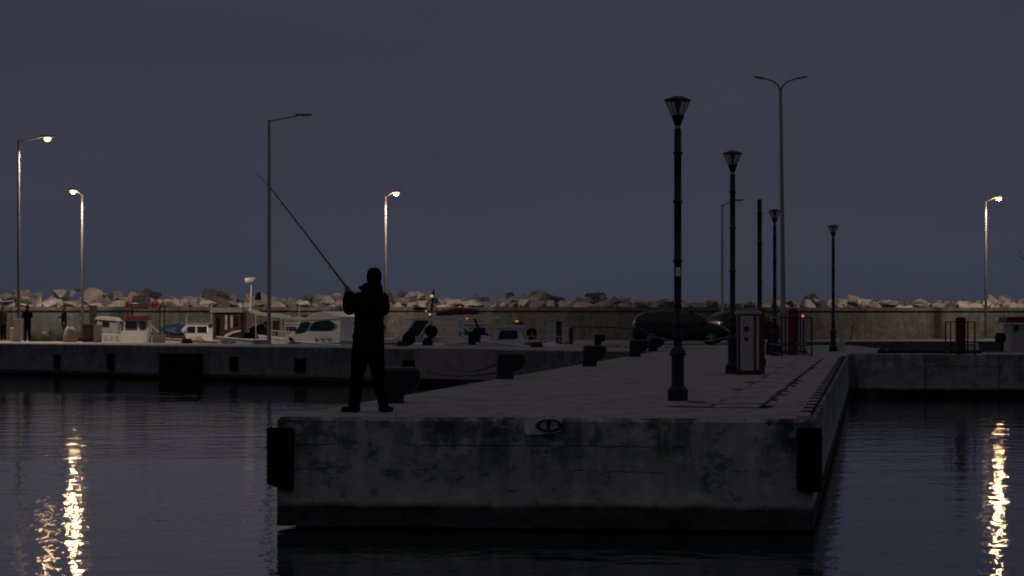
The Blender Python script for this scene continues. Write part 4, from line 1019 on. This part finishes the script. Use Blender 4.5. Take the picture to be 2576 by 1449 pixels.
def topl(x):
    for (a, b), (c, d_) in zip(TOPL[:-1], TOPL[1:]):
        if a <= x <= c: return lerp(b, d_, (x - a) / (c - a))
    return 750
MARK = [(0, 'above the standing people at the far left'), (120, 'above the net heap'), (200, 'beside the second lit street light from the left'), (262, 'above the pale grey boat'), (350, 'above the red-roofed boat'), (440, 'right of the lifebuoys'),
        (530, 'above the fishing boat wheelhouse'), (600, 'just left of the radar dome'), (665, 'just right of the radar dome'), (735, 'right of the unlit light on the jetty'), (810, 'above the white cruiser'), (870, "behind the angler's hands"),
        (985, "just right of the angler's shoulders"), (1050, 'above the windscreen of the open-backed cruiser'), (1100, 'by the mast with warm glints'), (1180, 'above the rolled red awning'), (1270, 'above the small white boat with one window'),
        (1345, 'left of the row of far cabinets'), (1400, 'above the row of far cabinets'), (1480, 'above the small far bollard'), (1560, 'left of the black car'), (1640, 'above the black car roof'), (1705, 'behind the nearest lamp post'), (1780, 'above the black car bonnet'),
        (1845, 'behind the second lamp post'), (1905, 'behind the pale grey cabinet'), (1970, 'behind the tallest street light'), (2040, 'above the caged red cabinet'), (2100, 'behind the corner lamp post'), (2170, 'right of the corner lamp post'), (2240, 'above the leaning pole side of the wall'),
        (2320, 'above the middle of the right wall'), (2410, 'above the red cabinet on the right-hand quay'), (2480, 'beside the lit street light at right'), (2560, 'above the red-roofed boat at right')]
def near(x): return min(MARK, key=lambda q: abs(q[0] - x))[1]
TONE = ['grey', 'pale', 'dark', 'pinkish']
used = {}
def wall_d(x, off):      # distance at which column x meets the line parallel to the wall
    P0 = WL + WN * off; k = (x - 1288) / F; t = (k * P0.y - P0.x) / (WD.x - k * WD.y); return P0.y + WD.y * t
rn = random.Random(11)
def put_rock(x, ytop, wpx, hpx, off, tone, row):
    d = wall_d(x, off); sc = d / F
    hz = hpx * sc / 2; wx = wpx * sc / 2
    c = atd(x, ytop + hpx / 2, d)
    me = rn.choice(RM[tone])
    o = bpy.data.objects.new('boulder', me); C.objects.link(o)
    o.location = c; o.rotation_euler = (rn.uniform(-.25, .25), rn.uniform(-.35, .35), rn.uniform(0, 6.28))
    o.scale = (wx * 1.42, wx * 1.2, hz * 1.45)
    size = 'large' if wpx > 52 else ('small' if wpx < 30 else 'medium sized')
    shape = 'flat' if wpx > 1.9 * hpx else ('upright' if hpx > wpx * .95 else 'blocky')
    key = (size, TONE[tone], shape, row, near(x)); used.setdefault(key, []).append((x, o, ytop))
x = -70
while x < 2660:          # back row: reaches the skyline
    wpx = rn.choice((rn.uniform(20, 34), rn.uniform(34, 66))) if x < 1500 else rn.uniform(20, 52); yt = topl(x + wpx / 2) + rn.uniform(-4, 5)
    hpx = min(wpx * rn.uniform(.6, .95), (782 - yt) * 1.1)
    hpx = max(hpx, 18)
    tone = rn.choice([0, 0, 2, 2, 3, 0]) if x < 1500 else rn.choice([0, 1, 0, 3, 1])
    if x > 2100: tone = rn.choice([1, 3, 1, 0])
    put_rock(x + wpx / 2, yt, wpx, hpx, rn.uniform(3.4, 5.0), tone, 'crowning the skyline'); x += wpx * .72
x = -60
while x < 2650:          # middle row
    wpx = rn.uniform(22, 52) if x < 1500 else rn.uniform(18, 42); yt = lerp(topl(x + wpx / 2), 770, rn.uniform(.35, .6))
    tone = rn.choice([0, 1, 3, 2, 0, 1])
    put_rock(x + wpx / 2, yt, wpx, max(14, wpx * rn.uniform(.5, .8)), rn.uniform(2.2, 3.2), tone, 'in the middle of the pile'); x += wpx * .80
x = -60
while x < 2650:          # front row resting against the coping
    wpx = rn.uniform(18, 52); yt = rn.uniform(757, 767) if x > 1400 else rn.uniform(752, 765)
    tone = rn.choice([1, 1, 0, 3, 1]) if rn.random() < .85 else 2
    put_rock(x + wpx / 2, yt, wpx, rn.uniform(18, 30), rn.uniform(1.35, 1.8), tone, 'resting along the wall top'); x += wpx * .86
for (x, yt, w_, h_, tone) in ((1395 + 250, 763, 105, 18, 1), (2041, 742, 34, 34, 2), (2252, 757, 60, 15, 1), (1500, 738, 52, 22, 2), (550, 724, 50, 42, 0), (1345, 732, 36, 36, 0)):
    put_rock(x, yt, w_, h_, 1.9 if yt > 750 else 5.2, tone, 'standing out from its neighbours')
for key, lst in used.items():
    size, tn, shape, row, nr = key; lst.sort(key=lambda q: q[0])
    for i, (x, o, yt) in enumerate(lst):
        lab = '%s %s %s boulder %s, %s' % (size, shape, tn, row, nr)
        if len(lst) == 2: lab = ('left-hand ', 'right-hand ')[i] + lab
        elif len(lst) > 2: lab = ('leftmost ', 'second from left ', 'third from left ', 'fourth from left ', 'fifth from left ')[min(i, 4)] + lab
        lab = ' '.join(lab.split()[:16])
        tag(o, lab, 'boulder', 'boulders piled along the breakwater')

# ------------------------------------------------------------------ bare tree at the right edge
p = atd(2660, 800, 228)
tr = thing('bare_tree', 'faint leafless tree reaching in at the right edge of the picture', 'tree', (p.x, p.y, -.3))
tb = MB(); tw_ = MB(); rn = random.Random(2)
def branch(p0, dr, ln, r, lv):
    pts = [p0]; dd = dr.normalized(); 
    for i in range(4):
        dd = (dd + Vector((rn.uniform(-.2, .2), rn.uniform(-.2, .2), rn.uniform(-.05, .18)))).normalized(); pts.append(pts[-1] + dd * ln / 4)
    (tb if lv < 2 else tw_).tube(pts, [r * (1 - .15 * i) for i in range(5)], 6 if lv < 2 else 3)
    if lv < 5:
        for k in range(4 if lv else 6):
            b0 = pts[rn.choice([2, 3, 4, 4])]; s_ = Vector((rn.uniform(-1, 1), rn.uniform(-1, 1), rn.uniform(-.1, .8)))
            branch(b0, dd * .8 + s_ * .8, ln * rn.uniform(.55, .75), r * .55, lv + 1)
branch(Vector((0, 0, 0)), Vector((-.1, 0, 1)), 3.0, .16, 0)
tb.build('trunk', M_bark, tr); tw_.build('crown', M_bark, tr)

# ------------------------------------------------------------------ people
def remesh(name, parts, m, parent, vox=.012, smooth=4, its=.5):
    """parts: closed MB shapes joined into one continuous skin"""
    me = bpy.data.meshes.new(name + '_tmp'); me.from_pydata(parts.v, [], parts.f); me.update()
    bm = bmesh.new(); bm.from_mesh(me); bmesh.ops.remove_doubles(bm, verts=bm.verts[:], dist=1e-5); bmesh.ops.recalc_face_normals(bm, faces=bm.faces[:]); bm.to_mesh(me); bm.free()
    o = bpy.data.objects.new(name + '_tmp', me); C.objects.link(o)
    r = o.modifiers.new('r', 'REMESH'); r.mode = 'VOXEL'; r.voxel_size = vox; r.use_smooth_shade = True
    if smooth: s_ = o.modifiers.new('s', 'SMOOTH'); s_.factor = its; s_.iterations = smooth
    dg = bpy.context.evaluated_depsgraph_get(); dg.update()
    nm = bpy.data.meshes.new_from_object(o.evaluated_get(dg)); nm.name = name
    bpy.data.objects.remove(o); bpy.data.meshes.remove(me)
    nm.materials.clear(); nm.materials.append(m)
    q = bpy.data.objects.new(name, nm); C.objects.link(q); q.parent = parent; return q
def limb(mb, pts, rads, flat=1.0, n=12):
    """tapered round-ended limb"""
    pts = [Vector(p) for p in pts]; mb.tube(pts, rads, n)
    for p, r in ((pts[0], rads[0]), (pts[-1], rads[-1])): ball(mb, p, r)
def ball(mb, c, r, sc=(1, 1, 1), n=10):
    prof = [(max(1e-4, math.sin(math.pi * i / n)) * r, -math.cos(math.pi * i / n) * r) for i in range(n + 1)]
    k = len(mb.v); mb.lathe(prof, (0, 0, 0), 14)
    for i in range(k, len(mb.v)): x, y, z = mb.v[i]; mb.v[i] = (c[0] + x * sc[0], c[1] + y * sc[1], c[2] + z * sc[2])
def torso(mb, secs, n=18):
    """secs: (cx, cy, z, half width, half depth)"""
    mb.rings([[(cx + a * math.cos(2 * math.pi * k / n), cy + b * math.sin(2 * math.pi * k / n), z) for k in range(n)] for cx, cy, z, a, b in secs])

# the angler: back to the viewer, turned a little to the left, rod raised to the upper left
ap = ground(919, 1037)
AN_ = thing('person', 'angler in black jacket and knitted hat, back turned, holding a long fishing rod', 'person', (ap.x, ap.y, 0))
hL, hR = Vector((-.235, .30, 1.505)), Vector((-.165, .335, 1.455))      # hands on the rod
body = MB()
torso(body, [(.02, .01, .86, .13, .09), (.03, .0, 1.0, .15, .10), (.045, 0, 1.15, .145, .10), (.06, .0, 1.30, .165, .11), (.07, .0, 1.42, .165, .10), (.08, 0, 1.48, .09, .08), (.09, .01, 1.53, .056, .056), (.10, .015, 1.60, .052, .056)])
ball(body, (.108, .01, 1.675), .10, (.84, .98, 1.1)); ball(body, (.10, .06, 1.625), .06, (.9, .8, .9))          # skull and jaw
ball(body, (.075, .118, 1.655), .018, (.8, 1.2, 1.2)); ball(body, (.055, .103, 1.676), .012); ball(body, (.112, .110, 1.676), .012)   # nose, brow ridges over the eyes
body.tube([(.055, .108, 1.622), (.075, .116, 1.62), (.10, .110, 1.622)], .008, 6)
for sx_ in (-1, 1): ball(body, (.108 + sx_ * .085, .01, 1.665), .024, (.4, .8, 1.2))
for (a, b, c) in (((-.05, .0, .90), (-.09, .025, .50), (-.125, .0, .10)), ((.11, .0, .90), (.155, .03, .50), (.215, .0, .10))):
    limb(body, [a, ((Vector(a) + Vector(b)) / 2), b, ((Vector(b) + Vector(c)) / 2), c], [.080, .072, .052, .050, .036])
    limb(body, [c, Vector(c) + Vector((.0, .0, -.05))], [.036, .035])
def arm(mb, s_, e, wr, r0, r1, r2):
    limb(mb, [s_, (Vector(s_) + Vector(e)) / 2, e], [r0, (r0 + r1) / 2, r1]); limb(mb, [e, (Vector(e) * .5 + Vector(wr) * .5), wr], [r1, (r1 * .95), r2])
wL, wR = hL + Vector((-.010, -.035, -.055)), hR + Vector((.055, -.025, -.02))
arm(body, (-.085, .02, 1.42), (-.205, .13, 1.265), wL, .042, .036, .027)
arm(body, (.235, .02, 1.42), (.235, .20, 1.24), wR, .042, .036, .027)
rdir = (Vector((-1.50, 1.5, 3.06)) - Vector((-.235, .31, 1.53)))
r0 = Vector((-.228, .318, 1.515)); rd = Vector((-.62, .46, .80)).normalized()
def hand(mb, wrist, grip, side):
    """palm behind the rod, four fingers curled round it, thumb along its side"""
    palm = (wrist * .35 + grip * .65); n_ = (grip - wrist).normalized(); a = rd
    b = n_.cross(a).normalized(); 
    ball(mb, palm, .036, (1, .75, 1.1)); limb(mb, [wrist, palm], [.025, .030])
    for i in range(4):
        off = a * (.030 - .020 * i); L_ = (.9, 1.05, 1.0, .8)[i]
        base = palm + off + b * .018 * side
        pts = [base, base + (n_ * .030 + b * .016 * side) * L_, base + (n_ * .052 - b * .004 * side) * L_, base + (n_ * .046 - b * .030 * side) * L_]
        mb.tube(pts, [.0095, .009, .0085, .0075], 7); ball(mb, pts[-1], .0078)
    tb0 = palm - b * .022 * side + a * .02
    mb.tube([tb0, tb0 + a * .03 + n_ * .012 - b * .006 * side, tb0 + a * .048 + n_ * .03], [.012, .0105, .009], 7); ball(mb, tb0 + a * .048 + n_ * .03, .009)
hand(body, wL, r0, 1); gR = r0 - rd * .085; hand(body, wR, gR + Vector((0, 0, 0)), -1)
remesh('body', body, M_skin, AN_, .0075, 2)
jk = MB()
torso(jk, [(.035, .0, .735, .195, .135), (.035, .0, .76, .205, .145), (.04, 0, .90, .197, .14), (.045, .0, 1.05, .183, .135), (.048, .0, 1.15, .183, .135), (.055, 0, 1.28, .196, .14), (.065, 0, 1.38, .205, .135), (.075, -.002, 1.44, .185, .12), (.085, 0, 1.49, .125, .10), (.095, 0, 1.53, .093, .088), (.10, 0, 1.58, .087, .084)])
limb(jk, [(-.07, .02, 1.405), (-.15, .09, 1.33), (-.205, .14, 1.275)], [.082, .080, .080]); limb(jk, [(-.205, .14, 1.275), (-.235, .22, 1.375), (-.238, .262, 1.450)], [.080, .066, .046])
limb(jk, [(.215, .0, 1.40), (.232, .09, 1.31), (.225, .20, 1.255)], [.080, .072, .064]); limb(jk, [(.225, .20, 1.255), (.06, .29, 1.35), tuple(wR)], [.064, .055, .042])
# rumpled folds
rn = random.Random(4)
for i in range(26):
    z = rn.uniform(.8, 1.38); a = rn.uniform(math.pi, 2 * math.pi); rr_ = .187; c = Vector((.045 + rr_ * math.cos(a), .13 * math.sin(a), z)); dx = Vector((-math.sin(a), math.cos(a) * .6, rn.uniform(-.8, .8))) * rn.uniform(.04, .09)
    limb(jk, [c - dx, c + dx], [.012, .012], n=6)
remesh('jacket', jk, M_jacket, AN_, .011, 4)
cl = MB()       # stand-up collar with its point flaring out at the left
cl.rings([[(.095 + r_ * math.cos(a) - (.085 * f if math.cos(a) < -.75 else 0), r_ * .95 * math.sin(a), z_) for a in [2 * math.pi * k / 20 for k in range(20)]] for r_, z_, f in ((.125, 1.475, .1), (.122, 1.53, .7), (.108, 1.575, .2), (.098, 1.60, 0), (.085, 1.595, 0), (.088, 1.53, 0))])
cl.rings([[(-.0, -.03, 1.56), (.01, .06, 1.57), (.0, .07, 1.52), (.0, -.04, 1.50)], [(-.085, .0, 1.552), (-.082, .03, 1.556), (-.078, .03, 1.530), (-.08, -.0, 1.528)]], smooth=False)
remesh('collar', cl, M_jacket, AN_, .008, 2)
tz = MB()
torso(tz, [(.03, .0, .66, .17, .11), (.03, 0, .75, .180, .115), (.035, .0, .98, .165, .115)])
for (pts, rs) in (([(-.055, .0, .80), (-.075, .01, .66), (-.095, .03, .48), (-.115, .02, .30), (-.135, .0, .085)], [.112, .104, .090, .083, .075]), ([(.125, 0, .80), (.135, .01, .66), (.155, .035, .50), (.175, .02, .32), (.225, .0, .095)], [.112, .102, .088, .078, .064])):
    limb(tz, pts, rs)
for i in range(14):
    sgn = rn.choice((-1, 1)); z = rn.uniform(.12, .6); cx_ = (-.12 + .09 * (z - .1)) if sgn < 0 else (.21 - .14 * (z - .1)); a = rn.uniform(math.pi, 2 * math.pi)
    c = Vector((cx_ + .078 * math.cos(a), .078 * math.sin(a), z)); dx = Vector((-math.sin(a), math.cos(a), rn.uniform(-.5, .5))) * .05; limb(tz, [c - dx, c + dx], [.010, .010], n=6)
remesh('trousers', tz, M_trouser, AN_, .011, 4)
for (hx, hy, dx_, dy_, ) in ((-.115, -.02, -.90, .42), (.215, -.03, .55, .84)):
    sh = MB(); d_ = Vector((dx_, dy_, 0)).normalized(); h_ = Vector((hx, hy, .0))
    limb(sh, [h_ + d_ * -.02 + Vector((0, 0, .045)), h_ + d_ * .07 + Vector((0, 0, .042)), h_ + d_ * .17 + Vector((0, 0, .034))], [.044, .044, .036]); limb(sh, [h_ + Vector((0, 0, .05)), h_ + Vector((0, .0, .10))], [.044, .046])
    sh.v = [(x, y, max(.002, z)) for x, y, z in sh.v]
    remesh('shoe', sh, M_shoe, AN_, .008, 2)
ht = MB()
ht.lathe([(.080, 1.565), (.086, 1.60), (.096, 1.63), (.099, 1.66), (.0985, 1.69), (.092, 1.725), (.077, 1.755), (.05, 1.776), (.01, 1.785)], (.108, .004, 0), 20, sx=.955, sy=1.07)
remesh('knitted_hat', ht, M_hat, AN_, .008, 2)

# the fishing rod, held by the angler, a thing of its own
tip_d = 36.4
tip = atd(640, 428, tip_d) - Vector((ap.x, ap.y, 0)); kink = atd(690, 485, 36.1) - Vector((ap.x, ap.y, 0)); mid = atd(775, 595, 35.4) - Vector((ap.x, ap.y, 0))
butt = r0 - (mid - r0).normalized() * .36
rod = thing('fishing_rod', 'long dark fishing rod raised diagonally to the upper left in the hands of the angler', 'fishing rod', (ap.x, ap.y, 0))
MB().tube([butt, r0 - (mid - r0).normalized() * .1, r0 + (mid - r0).normalized() * .1], [.015, .0145, .0135], 8).build('handle', M_rubber, rod)
blank = MB().tube([r0 + (mid - r0).normalized() * .1, mid, kink, (kink * .45 + tip * .55) + Vector((.01, 0, -.012)), tip], [.0125, .0105, .0075, .0042, .002], 8).build('blank', M_rod, rod)
gd = MB()
for t_ in (.22, .45, .68, .88):
    q = r0.lerp(mid, t_ * 1.0) if t_ < .5 else (mid.lerp(kink, (t_ - .5) * 2)); gd.torus((q.x - .012, q.y, q.z - .022), .012, .002, 'y', 10, 5)
gd.build('line_guides', M_rod, rod)
rl = MB(); q = gR + Vector((-.02, .03, -.065)); ball(rl, q, .032, (1, .8, 1.1)); rl.tube([q, gR], .008, 6); rl.tube([q + Vector((.02, 0, 0)), q + Vector((.06, -.01, -.02)), q + Vector((.065, -.01, .01))], .005, 5)
rl.build('reel', M_rubber, rod)

def bystander(lab, x, ybase, H, mj, mt, lean=0.0, face=0, arms=0):
    p = ground(x, ybase); k = H / 1.72
    t = thing('person', lab, 'person', (p.x, p.y, -.012), face, 'people standing on the far jetty', k)
    b = MB()
    torso(b, [(0, 0, .84, .13, .10), (lean * .3, 0, 1.0, .14, .10), (lean * .6, 0, 1.2, .15, .105), (lean * .9, 0, 1.36, .17, .10), (lean, 0, 1.44, .09, .08), (lean, .01, 1.50, .05, .055)])
    ball(b, (lean, .015, 1.60), .105, (.82, .95, 1.12)); ball(b, (lean, .112, 1.59), .016)
    for sx_ in (-1, 1):
        limb(b, [(sx_ * .08, 0, .88), (sx_ * .09, .01, .48), (sx_ * .10, 0, .06)], [.085, .055, .04]); limb(b, [(sx_ * .10, 0, .045), (sx_ * .11, .13, .035)], [.04, .032])
        e = (lean * .7 + sx_ * .22, .02, 1.14) if arms == 0 else (lean * .7 + sx_ * .21, .08, 1.16)
        h_ = (sx_ * .22, .06, .88) if arms == 0 else (lean + sx_ * .06, .30, 1.14)
        limb(b, [(lean * .9 + sx_ * .17, 0, 1.37), e], [.05, .042]); limb(b, [e, h_], [.04, .028])
        for i in range(4): b.tube([Vector(h_) + Vector((.012 * (i - 1.5), .01, -.02)), Vector(h_) + Vector((.014 * (i - 1.5), .03, -.085))], [.010, .008], 6)
        b.tube([Vector(h_) + Vector((-sx_ * .02, .02, 0)), Vector(h_) + Vector((-sx_ * .035, .04, -.05))], [.011, .009], 6)
    remesh('body', b, M_skin, t, .013, 2)
    j = MB(); torso(j, [(0, 0, .74, .165, .13), (lean * .3, 0, .95, .17, .13), (lean * .6, 0, 1.2, .18, .13), (lean * .9, 0, 1.37, .195, .12), (lean, 0, 1.45, .11, .095), (lean, 0, 1.50, .07, .075)])
    for sx_ in (-1, 1):
        e = (lean * .7 + sx_ * .22, .02, 1.14) if arms == 0 else (lean * .7 + sx_ * .21, .08, 1.16)
        h_ = (sx_ * .22, .05, .93) if arms == 0 else (lean + sx_ * .09, .25, 1.14)
        limb(j, [(lean * .9 + sx_ * .165, 0, 1.36), e], [.068, .058]); limb(j, [e, h_], [.058, .042])
    remesh('jacket', j, mj, t, .014, 3)
    q = MB(); torso(q, [(0, 0, .68, .15, .11), (0, 0, .95, .155, .115)])
    for sx_ in (-1, 1): limb(q, [(sx_ * .08, 0, .78), (sx_ * .09, .01, .48), (sx_ * .10, 0, .10)], [.098, .078, .065])
    remesh('trousers', q, mt, t, .014, 3)
    h = MB(); h.lathe([(.088, 1.60), (.098, 1.65), (.085, 1.70), (.04, 1.73), (.005, 1.735)], (lean, -.005, 0), 14, sx=.95, sy=1.05); h.build('hair', M_hat, t)
    return t
bystander('person in dark clothes cut off by the left edge of the picture', 8, 857, 1.66, M_olive, M_trouser, .02, R(150), 0)
bystander('person in a long black coat standing just right of the leftmost street light', 69, 859, 1.62, M_jacket, M_trouser, 0, R(20), 1)
bystander('person in a dark jacket bending slightly over the net heap, third from the left', 161, 856, 1.62, M_jacket, M_olive, .04, R(95), 1)
